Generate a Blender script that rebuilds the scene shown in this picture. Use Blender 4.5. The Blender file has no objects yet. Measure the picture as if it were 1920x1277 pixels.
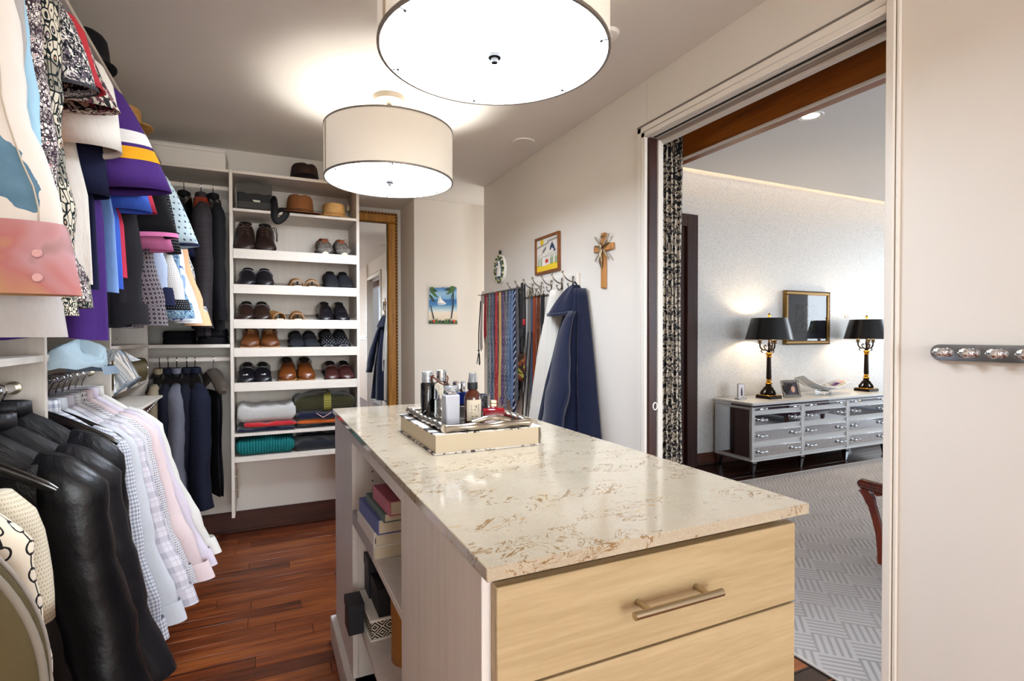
import bpy, math, random
from mathutils import Vector, Matrix
from math import sin, cos, pi, sqrt, atan2, radians

C = bpy.context.scene.collection
SC = bpy.context.scene

# ---------------------------------------------------------------- camera, world, exposure
cam = bpy.data.objects.new('camera', bpy.data.cameras.new('camera'))
C.objects.link(cam)
SC.camera = cam
cam.data.sensor_width = 36.0
cam.data.lens = 36.0 * 1002.0 / 1920.0
cam.data.shift_y = 2.27 / 1920.0
cam.data.clip_start = 0.02
_yaw, _pitch, _roll = 0.438285454, -0.013595952, -0.001427300
_f = Vector((sin(_yaw) * cos(_pitch), cos(_yaw) * cos(_pitch), sin(_pitch)))
_r = Vector((cos(_yaw), -sin(_yaw), 0))
_u = _r.cross(_f)
_r2 = cos(_roll) * _r + sin(_roll) * _u
_u2 = -sin(_roll) * _r + cos(_roll) * _u
cam.matrix_world = Matrix((( _r2.x, _u2.x, -_f.x, 0.0), (_r2.y, _u2.y, -_f.y, 0.0), (_r2.z, _u2.z, -_f.z, 1.28), (0, 0, 0, 1)))

wd = bpy.data.worlds.new('world')
SC.world = wd
wd.use_nodes = True
wd.node_tree.nodes['Background'].inputs[0].default_value = (0.62, 0.74, 0.95, 1)
wd.node_tree.nodes['Background'].inputs[1].default_value = 1.0
SC.view_settings.view_transform = 'Standard'
SC.view_settings.look = 'None'
SC.view_settings.exposure = 0.34
SC.view_settings.gamma = 1.0
SC.view_settings.use_curve_mapping = False
try:
    SC.cycles.max_bounces = 10
    SC.cycles.diffuse_bounces = 6
    SC.cycles.glossy_bounces = 5
    SC.cycles.transmission_bounces = 8
    SC.cycles.transparent_max_bounces = 8
    SC.cycles.sample_clamp_indirect = 6.0
    SC.cycles.caustics_reflective = False
    SC.cycles.caustics_refractive = False
    SC.cycles.use_denoising = True
except Exception:
    pass

DISC_E = 22.0       # drum lamp diffusers
SHADE_E = 0.36      # drum lamp fabric shades
DAY_W = 165.0       # assumed daylight from the bedroom's unseen windows
COVE_E = 20.0

def light(kind, name, loc, power, col, size=0.1, size_y=None, rot=None):
    d = bpy.data.lights.new(name, kind)
    d.energy = power
    d.color = col
    if kind == 'AREA':
        d.size = size
        if size_y:
            d.shape = 'RECTANGLE'
            d.size_y = size_y
    else:
        d.shadow_soft_size = size
    o = bpy.data.objects.new(name, d)
    o.location = loc
    if rot:
        o.rotation_euler = rot
    C.objects.link(o)
    return o

# assumed daylight through unseen bedroom windows (near side and east wall, out of frame)
light('AREA', 'added_window_light', (5.2, -2.9, 1.5), DAY_W * .75, (0.84, 0.92, 1.0), 5.0, 2.2, (radians(90), 0, 0))
light('AREA', 'added_window_light', (9.45, 2.2, 1.5), DAY_W * .55, (0.80, 0.90, 1.0), 2.2, 2.5, (0, radians(90), 0))
# added unseen fill light in a made-up window behind the camera, and an assumed unseen light at the passage's far end, brightening the alcove
light('AREA', 'added_window_light', (0.45, -4.28, 1.38), 145.0, (0.93, 0.98, 1.0), 1.85, 1.8, (radians(90), 0, 0))
light('AREA', 'assumed_passage_light', (2.28, 4.33, 1.3), 8.0, (1.0, 0.97, 0.93), 2.0, .5, (0, radians(90), 0))

# ---------------------------------------------------------------- colours and materials
def L(h, k=1.0):
    h = h.lstrip('#')
    v = []
    for i in (0, 2, 4):
        x = int(h[i:i + 2], 16) / 255.0
        v.append((x / 12.92 if x <= 0.04045 else ((x + 0.055) / 1.055) ** 2.4) * k)
    return (v[0], v[1], v[2], 1.0)

class X:
    """a node socket with arithmetic"""
    def __init__(s, g, sk): s.g, s.s = g, sk
    def _m(s, op, o=None, rev=False):
        n = s.g.nt.nodes.new('ShaderNodeMath'); n.operation = op
        a, b = (o, s) if rev else (s, o)
        for i, q in enumerate((a, b)):
            if q is None: continue
            if isinstance(q, X): s.g.nt.links.new(q.s, n.inputs[i])
            else: n.inputs[i].default_value = q
        return X(s.g, n.outputs[0])
    def __add__(s, o): return s._m('ADD', o)
    __radd__ = __add__
    def __sub__(s, o): return s._m('SUBTRACT', o)
    def __rsub__(s, o): return s._m('SUBTRACT', o, True)
    def __mul__(s, o): return s._m('MULTIPLY', o)
    __rmul__ = __mul__
    def __truediv__(s, o): return s._m('DIVIDE', o)
    def __gt__(s, o): return s._m('GREATER_THAN', o)
    def __lt__(s, o): return s._m('LESS_THAN', o)
    def fract(s): return s._m('FRACT')
    def floor(s): return s._m('FLOOR')
    def abs(s): return s._m('ABSOLUTE')
    def sin(s): return s._m('SINE')
    def sqrt(s): return s._m('SQRT')
    def pow(s, e): return s._m('POWER', e)
    def mx(s, o): return s._m('MAXIMUM', o)
    def mn(s, o): return s._m('MINIMUM', o)

class G:
    def __init__(s, name):
        s.m = bpy.data.materials.new(name); s.m.use_nodes = True
        s.nt = s.m.node_tree; s.b = s.nt.nodes['Principled BSDF']
        s._uv = None
    def node(s, t, **k):
        n = s.nt.nodes.new(t)
        for a, v in k.items(): setattr(n, a, v)
        return n
    def put(s, sk, v):
        if isinstance(v, X): s.nt.links.new(v.s, sk)
        else: sk.default_value = v
    def uv(s):
        if s._uv is None:
            n = s.node('ShaderNodeUVMap'); sp = s.node('ShaderNodeSeparateXYZ')
            s.nt.links.new(n.outputs[0], sp.inputs[0])
            s._uv = (X(s, sp.outputs[0]), X(s, sp.outputs[1]), X(s, n.outputs[0]))
        return s._uv
    def pos(s):
        n = s.node('ShaderNodeNewGeometry'); sp = s.node('ShaderNodeSeparateXYZ')
        s.nt.links.new(n.outputs['Position'], sp.inputs[0])
        return X(s, sp.outputs[0]), X(s, sp.outputs[1]), X(s, sp.outputs[2]), X(s, n.outputs['Position'])
    def obj(s):
        n = s.node('ShaderNodeTexCoord'); sp = s.node('ShaderNodeSeparateXYZ')
        s.nt.links.new(n.outputs['Object'], sp.inputs[0])
        return X(s, sp.outputs[0]), X(s, sp.outputs[1]), X(s, sp.outputs[2]), X(s, n.outputs['Object'])
    def rnd(s):
        return X(s, s.node('ShaderNodeObjectInfo').outputs['Random'])
    def vec(s, x, y, z):
        n = s.node('ShaderNodeCombineXYZ')
        for i, q in enumerate((x, y, z)): s.put(n.inputs[i], q)
        return X(s, n.outputs[0])
    def noise(s, vec, scale=5.0, detail=2.0, rough=0.5, dist=0.0, col=False):
        n = s.node('ShaderNodeTexNoise')
        s.put(n.inputs['Vector'], vec); n.inputs['Scale'].default_value = scale
        n.inputs['Detail'].default_value = detail; n.inputs['Roughness'].default_value = rough
        n.inputs['Distortion'].default_value = dist
        return X(s, n.outputs['Color' if col else 'Fac'])
    def vor(s, vec, scale=10.0, out='Distance', feature='F1', rand=1.0):
        n = s.node('ShaderNodeTexVoronoi'); n.feature = feature
        s.put(n.inputs['Vector'], vec); n.inputs['Scale'].default_value = scale
        n.inputs['Randomness'].default_value = rand
        return X(s, n.outputs[out])
    def mix(s, f, a, b):
        n = s.node('ShaderNodeMix', data_type='RGBA')
        s.put(n.inputs[0], f); s.put(n.inputs[6], a); s.put(n.inputs[7], b)
        return X(s, n.outputs[2])
    def ramp(s, f, stops, const=False):
        n = s.node('ShaderNodeValToRGB'); e = n.color_ramp.elements
        if const: n.color_ramp.interpolation = 'CONSTANT'
        while len(e) < len(stops): e.new(0.5)
        for q, (p, c) in zip(e, stops): q.position = p; q.color = c
        s.put(n.inputs[0], f)
        return X(s, n.outputs[0])
    def bump(s, h, dist=0.002, strength=1.0):
        n = s.node('ShaderNodeBump'); n.inputs['Distance'].default_value = dist
        n.inputs['Strength'].default_value = strength
        s.put(n.inputs['Height'], h)
        s.nt.links.new(n.outputs[0], s.b.inputs['Normal'])
    def fin(s, col, rough=0.6, metal=0.0, spec=0.5, sheen=0.0, coat=0.0, trans=0.0, ior=1.45, emit=None, es=0.0, alpha=1.0):
        i = s.b.inputs
        s.put(i['Base Color'], col); s.put(i['Roughness'], rough); s.put(i['Metallic'], metal)
        i['Specular IOR Level'].default_value = spec
        i['Sheen Weight'].default_value = sheen; i['Coat Weight'].default_value = coat
        i['Transmission Weight'].default_value = trans; i['IOR'].default_value = ior
        if coat: i['Coat Roughness'].default_value = 0.12
        if emit is not None:
            s.put(i['Emission Color'], emit); i['Emission Strength'].default_value = es
        i['Alpha'].default_value = alpha
        return s.m

def plain(name, h, rough=0.6, metal=0.0, k=1.0, **kw):
    g = G(name)
    return g.fin(L(h, k), rough, metal, **kw)

def weave(g, sc=900.0, d=0.0006):
    u, v, _ = g.uv()
    g.bump((u * sc).sin() * (v * sc).sin(), d, 0.5)

def cloth(name, h, rough=0.85, var=0.12, spec=0.25, sheen=0.0, crease=0.004):
    """plain woven cloth: slight mottling and creases"""
    g = G(name); u, v, uv = g.uv()
    n = g.noise(uv, 9.0, 4.0, 0.6)
    c = L(h); a = tuple(x * (1 - var) for x in c[:3]) + (1,); b = tuple(min(1, x * (1 + var)) for x in c[:3]) + (1,)
    g.bump(g.noise(g.vec(u * 1.6, v * 0.8, 0.0), 14.0, 4.0, 0.6), crease, 0.7)
    return g.fin(g.mix(n, a, b), rough, 0.0, spec, sheen)

def dots(name, bg, fg, p, r, stag=True):
    g = G(name); u, v, uv = g.uv()
    row = (v / p).floor()
    fx = ((u / p + row * (0.5 if stag else 0.0)).fract() - 0.5); fy = ((v / p).fract() - 0.5)
    d = (fx * fx + fy * fy).sqrt()
    g.bump(g.noise(uv, 14.0, 3.0), 0.003, 0.6)
    return g.fin(g.mix(d < r, L(bg), L(fg)), 0.85, 0.0, 0.25)

def gingham(name, bg, fg, p, k=0.5):
    g = G(name); u, v, uv = g.uv()
    f = ((u / p).fract() > 0.5) * 0.5 + ((v / p).fract() > 0.5) * 0.5
    g.bump(g.noise(uv, 14.0, 3.0), 0.003, 0.6)
    return g.fin(g.mix(f, L(bg), L(fg)), 0.85, 0.0, 0.25)

def plaid(name, bg, c1, c2, p, w1=0.4, w2=0.08):
    g = G(name); u, v, uv = g.uv()
    a = ((u / p).fract() < w1) * 0.45 + ((v / p).fract() < w1) * 0.45
    b = (((u / p + 0.3).fract() < w2)).mx((v / p + 0.3).fract() < w2)
    g.bump(g.noise(uv, 14.0, 3.0), 0.003, 0.6)
    return g.fin(g.mix(b * 0.6, g.mix(a, L(bg), L(c1)), L(c2)), 0.85, 0.0, 0.25)

def diamond(name, bg, fg, p):
    g = G(name); u, v, uv = g.uv()
    d = ((u / p).fract() - 0.5).abs() + ((v / p).fract() - 0.5).abs()
    ring = (d > 0.34) * (d < 0.5)
    core = d < 0.13
    g.bump(g.noise(uv, 14.0, 3.0), 0.003, 0.6)
    return g.fin(g.mix(ring.mx(core), L(bg), L(fg)), 0.85, 0.0, 0.25)

def stripes(name, bg, fg, p, w, vert=True, slant=0.0, rough=0.8):
    g = G(name); u, v, uv = g.uv()
    q = u if vert else v
    o = v if vert else u
    f = ((q + o * slant) / p).fract() < w
    g.bump(g.noise(uv, 16.0, 3.0), 0.002, 0.6)
    return g.fin(g.mix(f, L(bg), L(fg)), rough, 0.0, 0.3)

def tribal(name, su, sv, cols, thr=0.33, spots=None, seed=0.0):
    """ornamental print: rings and strokes on a banded ground"""
    g = G(name); u, v, uv = g.uv()
    wob = g.noise(uv, 16.0, 2.0)
    p = g.vec(u * su + wob * 0.35, v * sv + wob * 0.35 + seed, seed)
    d = g.vor(p, 1.0, 'Distance', 'F1', 0.75)
    e = g.vor(p, 1.0, 'Distance', 'DISTANCE_TO_EDGE', 0.75)
    base = g.ramp(d, [(0.0, L(cols[2])), (0.12, L(cols[0])), (thr, L(cols[1])), (thr + 0.14, L(cols[0]))], True)
    spotc = g.ramp(g.noise(g.vec(u, v * 0.6, seed), 11.0, 1.0), [(0.0, L(cols[3])), (0.45, L(cols[0])), (0.58, L(cols[4])), (0.72, L(cols[2]))], True)
    c = g.mix((d < 0.22) * 0.75, base, spotc)
    c = g.mix(e < 0.07, c, L(cols[1]))
    band = (v * (sv * 0.13) + g.noise(uv, 4.0) * 0.6).fract() < 0.35
    c = g.mix(band * 0.55, c, L(cols[1]))
    g.bump(g.noise(uv, 14.0, 3.0), 0.003, 0.6)
    return g.fin(c, 0.85, 0.0, 0.25)

def floral(name, bg, c1, c2, sc=26.0, t=0.5):
    g = G(name); u, v, uv = g.uv()
    n = g.noise(uv, sc, 2.0, 0.5, 1.6)
    m = g.noise(g.vec(u + 3.0, v, 1.0), sc * 0.8, 1.0, 0.5, 2.0)
    c = g.mix(n > t, L(bg), L(c1))
    c = g.mix(m > t + 0.08, c, L(c2))
    g.bump(g.noise(uv, 14.0, 3.0), 0.003, 0.6)
    return g.fin(c, 0.85, 0.0, 0.25)

def damask(name):
    g = G(name); u, v, uv = g.uv()
    q = ((u / 0.16).fract() - 0.5).abs()
    n = g.noise(g.vec(q * 0.16, v, 0.0), 30.0, 1.5, 0.5, 2.4)
    e = (n - 0.5).abs() < 0.035
    f = (n > 0.5) 
    return g.fin(g.mix(f, L('#b9ad9b'), L('#151318')), 0.6, 0.0, 0.3)

def wood(name, dark, mid, light_, ax='x', sc=1.0, rough=0.35, coat=0.0, rnd=True, bumpd=0.0006, fine=60.0):
    """long-grained timber; the grain runs along ax (world axes), every piece gets its own tone"""
    g = G(name); x, y, z, _ = g.pos()
    r = g.rnd() if rnd else None
    st = {'x': (x * 1.1, y * 16.0, z * 16.0), 'y': (x * 16.0, y * 1.1, z * 16.0), 'z': (x * 16.0, y * 16.0, z * 1.1)}[ax]
    off = (r * 37.0) if rnd else 0.0
    p = g.vec(st[0] * sc + off, st[1] * sc + off, st[2] * sc)
    n = g.noise(p, 1.0, 5.0, 0.6, 0.6)
    n2 = g.noise(p, fine / 12.0, 3.0, 0.6)
    f = n * 0.7 + n2 * 0.3
    if rnd: f = f + (r - 0.5) * 0.22
    c = g.ramp(f, [(0.30, L(dark)), (0.5, L(mid)), (0.70, L(light_))])
    g.bump(n2, bumpd, 0.5)
    return g.fin(c, rough, 0.0, 0.5, coat=coat)

def paint(name, h, d=0.0004, rough=0.7, sc=220.0):
    g = G(name); _, _, _, p = g.pos()
    n = g.noise(p, 1.3, 3.0)
    c = L(h)
    col = g.mix(n, tuple(q * 0.97 for q in c[:3]) + (1,), tuple(min(1, q * 1.03) for q in c[:3]) + (1,))
    g.bump(g.noise(p, sc, 2.0), d, 0.4)
    return g.fin(col, rough, 0.0, 0.3)

# ---------------------------------------------------------------- mesh builder
class MB:
    def __init__(s): s.v = []; s.f = []; s.uv = []
    def add(s, vs, fs, uvs=None):
        b = len(s.v); s.v += [tuple(q) for q in vs]
        for i, q in enumerate(fs):
            s.f.append(tuple(b + j for j in q))
            s.uv.append([uvs[j] for j in q] if uvs else [(vs[j][0] + vs[j][1], vs[j][2]) for j in q])
        return s
    def box(s, x0, x1, y0, y1, z0, z1, b=0.0015):
        if x0 > x1: x0, x1 = x1, x0
        if y0 > y1: y0, y1 = y1, y0
        if z0 > z1: z0, z1 = z1, z0
        b = min(b, (x1 - x0) * .45, (y1 - y0) * .45, (z1 - z0) * .45)
        lo, hi = (x0, y0, z0), (x1, y1, z1)
        vs, ix = [], {}
        for i in (0, 1):
            for j in (0, 1):
                for k in (0, 1):
                    p = [hi[0] if i else lo[0], hi[1] if j else lo[1], hi[2] if k else lo[2]]
                    sg = [-1 if q else 1 for q in (i, j, k)]
                    for a in range(3):     # a = the axis whose face this vertex lies on
                        q = [p[m] + (sg[m] * b if m != a else 0) for m in range(3)]
                        ix[i, j, k, a] = len(vs); vs.append(q)
        fs = []
        for a in range(3):
            o = [m for m in range(3) if m != a]
            for e in (0, 1):
                def K(p, q):
                    c = [0, 0, 0]; c[a] = e; c[o[0]] = p; c[o[1]] = q
                    return ix[c[0], c[1], c[2], a]
                q = [K(0, 0), K(1, 0), K(1, 1), K(0, 1)]
                fs.append(q if (e == 1) == (a != 1) else q[::-1])
        for a in range(3):
            o = [m for m in range(3) if m != a]
            for p in (0, 1):
                for q in (0, 1):
                    c0 = [0, 0, 0]; c0[o[0]] = p; c0[o[1]] = q
                    c1 = list(c0); c1[a] = 1
                    A, B = ix[(*c0, o[0])], ix[(*c1, o[0])]
                    D, E = ix[(*c0, o[1])], ix[(*c1, o[1])]
                    fs.append([A, B, E, D])
        for i in (0, 1):
            for j in (0, 1):
                for k in (0, 1):
                    fs.append([ix[i, j, k, 0], ix[i, j, k, 1], ix[i, j, k, 2]])
        # orient outwards
        cx = [(lo[m] + hi[m]) / 2 for m in range(3)]
        out = []
        for q in fs:
            a, b_, c_ = (Vector(vs[q[0]]), Vector(vs[q[1]]), Vector(vs[q[2]]))
            n = (b_ - a).cross(c_ - a); m = sum((Vector(vs[t]) for t in q), Vector()) / len(q) - Vector(cx)
            out.append(q if n.dot(m) >= 0 else q[::-1])
        return s.add(vs, out)
    def grid(s, fn, nu, nv, closed=False, uvf=None, cap0=False, cap1=False):
        """fn(i, j) -> point; i around (nu columns), j along (nv rows)"""
        vs = [fn(i, j) for j in range(nv) for i in range(nu)]
        b = len(s.v)
        m = nu if closed else nu - 1
        s.v += [tuple(q) for q in vs]
        for j in range(nv - 1):
            for i in range(m):
                i2 = (i + 1) % nu
                s.f.append((b + j * nu + i, b + j * nu + i2, b + (j + 1) * nu + i2, b + (j + 1) * nu + i))
                if uvf: s.uv.append([uvf(i, j), uvf(i + 1, j), uvf(i + 1, j + 1), uvf(i, j + 1)])
                else: s.uv.append([(i / nu, j / nv), ((i + 1) / nu, j / nv), ((i + 1) / nu, (j + 1) / nv), (i / nu, (j + 1) / nv)])
        for flag, j in ((cap0, 0), (cap1, nv - 1)):
            if flag:
                q = tuple(b + j * nu + i for i in range(nu))
                s.f.append(q[::-1] if j == 0 else q); s.uv.append([(0, 0)] * nu)
        return s
    def lathe(s, prof, n=24, c=(0, 0, 0), sx=1.0, sy=1.0, cap=True):
        fn = lambda i, j: (c[0] + prof[j][0] * cos(2 * pi * i / n) * sx, c[1] + prof[j][0] * sin(2 * pi * i / n) * sy, c[2] + prof[j][1])
        up = prof[-1][1] >= prof[0][1]
        return s.grid(fn, n, len(prof), True, lambda i, j: (2 * pi * i / n * max(p[0] for p in prof), prof[j][1]), cap and prof[0][0] > 1e-6, cap and prof[-1][0] > 1e-6)
    def tube(s, pts, r, n=8, cap=True, flat=1.0, up=None):
        P = [Vector(p) for p in pts]; R = r if isinstance(r, (list, tuple)) else [r] * len(P)
        fr = []; nrm = None; acc = 0; ln = []
        for k in range(len(P)):
            t = (P[min(k + 1, len(P) - 1)] - P[max(k - 1, 0)]).normalized()
            if nrm is None:
                a = Vector(up) if up else (Vector((0, 0, 1)) if abs(t.z) < .9 else Vector((1, 0, 0)))
                nrm = (a - t * a.dot(t)).normalized()
            else: nrm = (nrm - t * nrm.dot(t)).normalized()
            fr.append((nrm, t.cross(nrm)))
            if k: acc += (P[k] - P[k - 1]).length
            ln.append(acc)
        fn = lambda i, j: P[j] + fr[j][0] * (cos(2 * pi * i / n) * R[j]) + fr[j][1] * (sin(2 * pi * i / n) * R[j] * flat)
        return s.grid(fn, n, len(P), True, lambda i, j: (i / n * 2 * pi * max(R), ln[j]), cap, cap)
    def ball(s, c, r, nu=14, nv=9):
        if not isinstance(r, (tuple, list)): r = (r, r, r)
        fn = lambda i, j: (c[0] + r[0] * sin(pi * (j + .02) / (nv - .96)) * cos(2 * pi * i / nu), c[1] + r[1] * sin(pi * (j + .02) / (nv - .96)) * sin(2 * pi * i / nu), c[2] - r[2] * cos(pi * (j + .02) / (nv - .96)))
        return s.grid(fn, nu, nv, True)
    def poly(s, pts, d):
        """flat polygon pts (3-D, planar), extruded by vector d"""
        n = len(pts); d = Vector(d); P = [Vector(p) for p in pts]
        nn = Vector()
        for i in range(n):
            a, b = P[i], P[(i + 1) % n]; nn += a.cross(b)
        if nn.dot(d) < 0: P = P[::-1]
        vs = P + [p + d for p in P]
        fs = [tuple(range(n))[::-1], tuple(range(n, 2 * n))] + [(i, (i + 1) % n, n + (i + 1) % n, n + i) for i in range(n)]
        return s.add(vs, fs)
    def xf(s, M, start=0):
        for k in range(start, len(s.v)): s.v[k] = tuple(M @ Vector(s.v[k]))
        return s
    def mesh(s, name, sharp=0.7):
        me = bpy.data.meshes.new(name)
        me.from_pydata(s.v, [], s.f); 
        ul = me.uv_layers.new(name='UVMap')
        k = 0
        flat = [0.0] * (2 * len(me.loops))
        for q in s.uv:
            for a in q: flat[k] = a[0]; flat[k + 1] = a[1]; k += 2
        ul.data.foreach_set('uv', flat)
        me.polygons.foreach_set('use_smooth', [True] * len(me.polygons))
        if sharp: me.set_sharp_from_angle(angle=sharp)
        me.update()
        return me
    def build(s, name, mat, parent=None, label=None, sharp=0.7, loc=None):
        me = s.mesh(name, sharp)
        if mat is not None: me.materials.append(mat)
        o = bpy.data.objects.new(name, me); C.objects.link(o)
        if parent is not None: o.parent = parent
        if loc: o.location = loc
        if label: o['label'] = label
        return o

def tag(o, label, cat, group=None, kind=None):
    if label: o['label'] = label
    if cat: o['category'] = cat
    if group: o['group'] = group
    if kind: o['kind'] = kind
    return o

def thing(name, label, cat, loc=(0, 0, 0), rz=0.0, group=None):
    o = bpy.data.objects.new(name, None); C.objects.link(o)
    o.location = loc; o.rotation_euler = (0, 0, rz); o.empty_display_size = 0.05
    return tag(o, label, cat, group)

def struct(name, mb, mat, label=None):
    o = mb.build(name, mat); o['kind'] = 'structure'
    if label: o['label'] = label
    return o

def inst(src, name, parent, loc=None, rot=None, scale=None):
    o = bpy.data.objects.new(name, src.data); C.objects.link(o); o.parent = parent
    if loc: o.location = loc
    if rot: o.rotation_euler = rot
    if scale: o.scale = scale
    return o

def B(*a, **k): return MB().box(*a, **k)

def text(name, body, size, mat, parent, loc, rot, ext=0.0002, label=None):
    cu = bpy.data.curves.new(name, 'FONT'); cu.body = body; cu.size = size; cu.extrude = ext
    cu.resolution_u = 2
    cu.materials.append(mat)
    tmp = bpy.data.objects.new(name, cu); C.objects.link(tmp)
    me = bpy.data.meshes.new_from_object(tmp.evaluated_get(bpy.context.evaluated_depsgraph_get()))
    bpy.data.objects.remove(tmp)
    o = bpy.data.objects.new(name, me); C.objects.link(o); o.parent = parent; o.location = loc; o.rotation_euler = rot
    if label: o['label'] = label
    return o
# ---------------------------------------------------------------- shared materials
M = {}
M['wall'] = paint('wall_paint', '#dbd4ca')
M['ceil'] = paint('ceiling_paint', '#dad5ce')
M['bceil'] = paint('bedroom_ceiling_paint', '#d9d5d3')
M['trim'] = paint('trim_paint', '#dcd5cb', rough=0.45)
M['lam'] = wood('cream_laminate', '#cfc4b7', '#d5cbbf', '#dbd2c6', 'z', 2.2, 0.5, rnd=False, bumpd=0.0002)
M['lamx'] = wood('cream_laminate_shelf', '#d2c8bb', '#d8cec2', '#ded5c9', 'x', 2.2, 0.5, rnd=False, bumpd=0.0002)
M['lamdraw'] = wood('warm_lit_drawer_laminate', '#a28c66', '#b09a75', '#baa581', 'x', 2.6, 0.45, rnd=True, bumpd=0.0003)  # warm light on the drawer fronts is put into this laminate's colour
M['lamside'] = wood('cool_lit_side_laminate', '#cfc7c1', '#d8d0ca', '#e0d8d2', 'z', 2.4, 0.5, rnd=False, bumpd=0.0003)  # same laminate with the cooler light of the island's sides in its colour
M['floor'] = wood('walnut_stained_oak', '#34150a', '#743617', '#a05a2a', 'x', 1.5, 0.32, rnd=True, bumpd=0.0008)
M['bfloor'] = wood('dark_stained_oak', '#160c0a', '#28150f', '#382017', 'x', 1.5, 0.22, rnd=True)
M['darkwood'] = wood('dark_stained_trim', '#2a130b', '#451f10', '#572a17', 'x', 1.0, 0.55, rnd=False)
M['darkwoodz'] = wood('dark_stained_door', '#1f0f0c', '#331a14', '#46261c', 'z', 1.0, 0.35, rnd=False)
M['beam'] = wood('amber_lit_beam', '#5a2c06', '#8a480a', '#a8600f', 'y', 1.0, 0.3, coat=0.3, rnd=False)  # amber of the warm light falling on it is put into the brown
M['redwood'] = wood('cherry_chair_wood', '#3d120a', '#6b2412', '#8a3418', 'z', 1.4, 0.25, coat=0.4)
M['chrome'] = plain('polished_chrome', '#d8dade', 0.08, 1.0)
M['steel'] = plain('brushed_nickel', '#b5a890', 0.28, 1.0)
M['darkmetal'] = plain('dark_metal', '#3a3836', 0.4, 1.0)
M['grey'] = plain('grey_metal_band', '#8d857c', 0.45, 0.6)
M['silver'] = plain('cast_silver', '#b3ab9f', 0.2, 1.0)
M['gold'] = plain('gilt_brass', '#b98a3a', 0.25, 1.0)
M['black'] = plain('black_lacquer', '#0d0c0d', 0.18, coat=0.5)
M['matblack'] = plain('matte_black', '#17161a', 0.6)
M['white'] = plain('white_plain', '#e6e2da', 0.5)
M['hole'] = plain('drilled_hole', '#15100d', 0.9)
M['mirror'] = plain('mirror_glass', '#eef0f2', 0.015, 1.0)
M['glass'] = plain('clear_glass', '#ffffff', 0.02, trans=1.0, ior=1.45)
M['bronze'] = plain('dark_bronze', '#2c211a', 0.35, 0.8)
M['paper'] = stripes('page_edges', '#d2c6b0', '#c4b59a', 0.0018, 0.5, False, rough=0.8)

def wallpaper():
    g = G('silver_flecked_wallpaper'); _, _, _, p = g.pos()
    n = g.noise(p, 120.0, 3.0, 0.7); m = g.noise(p, 1.2, 2.0)
    f = n > 0.54
    g.bump(n, 0.002, 0.6)
    return g.fin(g.mix(f * 0.7, L('#d6d1cb'), L('#b3b3b0')), 0.45, 0.15, 0.6)
M['wallpaper'] = wallpaper()

def quartz():
    g = G('veined_quartz'); x, y, z, p = g.pos()
    q = g.vec(x * 1.0, y * 2.0, z * 1.0)
    w = g.noise(q, 5.0, 3.0, 0.55, 0.6)
    vein = g.noise(g.vec(x * 6.0 + w * 1.2, y * 8.0 + w * 1.6, z * 6.0), 3.0, 4.0, 0.62, 0.9)
    l1 = (vein - 0.5).abs() < 0.013
    msk = g.noise(q, 7.5, 2.0) > 0.53
    blot = g.noise(g.vec(x, y * 2.2, z), 34.0, 3.0, 0.6, 0.4) > 0.645
    sp = g.noise(p, 420.0, 1.0)
    base = g.mix(g.noise(p, 9.0, 4.0, 0.65), L('#9f917a'), L('#b8ac98'))
    base = g.mix((sp > 0.62) * 0.35, base, L('#c9bfae'))
    c = g.mix((l1 * msk) * 0.85, base, L('#7d5c30'))
    c = g.mix((blot * (g.noise(q, 4.0, 2.0) > 0.5)) * 0.65, c, L('#a88450'))
    c = g.mix((g.noise(p, 60.0, 2.0) > 0.70) * 0.5, c, L('#8b8379'))
    return g.fin(c, 0.10, 0.0, 0.5, coat=0.25)
M['quartz'] = quartz()

def rugmat():
    g = G('woven_grey_rug'); x, y, z, p = g.pos()
    a = (x + y) / 0.20; b = (x - y) / 0.20
    cell = ((a.floor() + b.floor()) * 0.5).fract() > 0.25
    s1 = (a * 5.0).fract() < 0.42; s2 = (b * 5.0).fract() < 0.42
    f = cell * s1 + (1.0 - cell) * s2
    worn = g.noise(p, 2.2, 3.0, 0.6)
    c = g.mix(f * (worn * 0.9 + 0.15), g.mix(g.noise(p, 3.0, 3.0), L('#b9b3b1'), L('#cbc6c3')), L('#918b85'))
    g.bump(f * -1.0 + g.noise(p, 300.0, 2.0) * 0.4, 0.003, 0.6)
    return g.fin(c, 0.95, 0.0, 0.1)
M['rug'] = rugmat()

def shade_mat(name, em, col):
    g = G(name); u, v, uv = g.uv()
    f = (u * 1400.0).sin() * (v * 1400.0).sin()
    g.bump(f, 0.0003, 0.4)
    return g.fin(L(col), 0.8, emit=L(col), es=em)
M['shade'] = shade_mat('lit_linen_shade', SHADE_E, '#d9cfc0')
M['disc'] = plain('lit_diffuser', '#f4f0ee', 0.5, emit=L('#e2efff'), es=DISC_E)

# ---------------------------------------------------------------- the room shell
XR, ZC, YB = 1.643, 2.475, 3.905
fl = struct('floor', B(-1.03, 1.73, -4.3, 5.22, -0.1, -0.012), M['floor'])
rng = random.Random(4)
pm = {}
for ln in (0.55, 0.8, 1.05, 1.3):
    me = B(0.0008, ln - 0.0008, 0.0008, 0.0812, -0.014, 0.0, 0.0011).mesh('plank'); me.materials.append(M['floor']); pm[ln] = me
y = 0.05
while y < 3.9:
    x = -1.0 - rng.random() * 0.7
    while x < 1.73:
        ln = rng.choice((0.55, 0.8, 1.05, 1.3))
        if x + ln > -0.95:
            o = bpy.data.objects.new('plank', pm[ln]); C.objects.link(o); o.parent = fl; o.location = (x, y, rng.random() * 0.0005)
        x += ln
    y += 0.082
fb = struct('floor_bedroom', B(1.73, 9.6, -3.0, 3.93, -0.1, -0.012), M['bfloor'])
pb = {}
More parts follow.
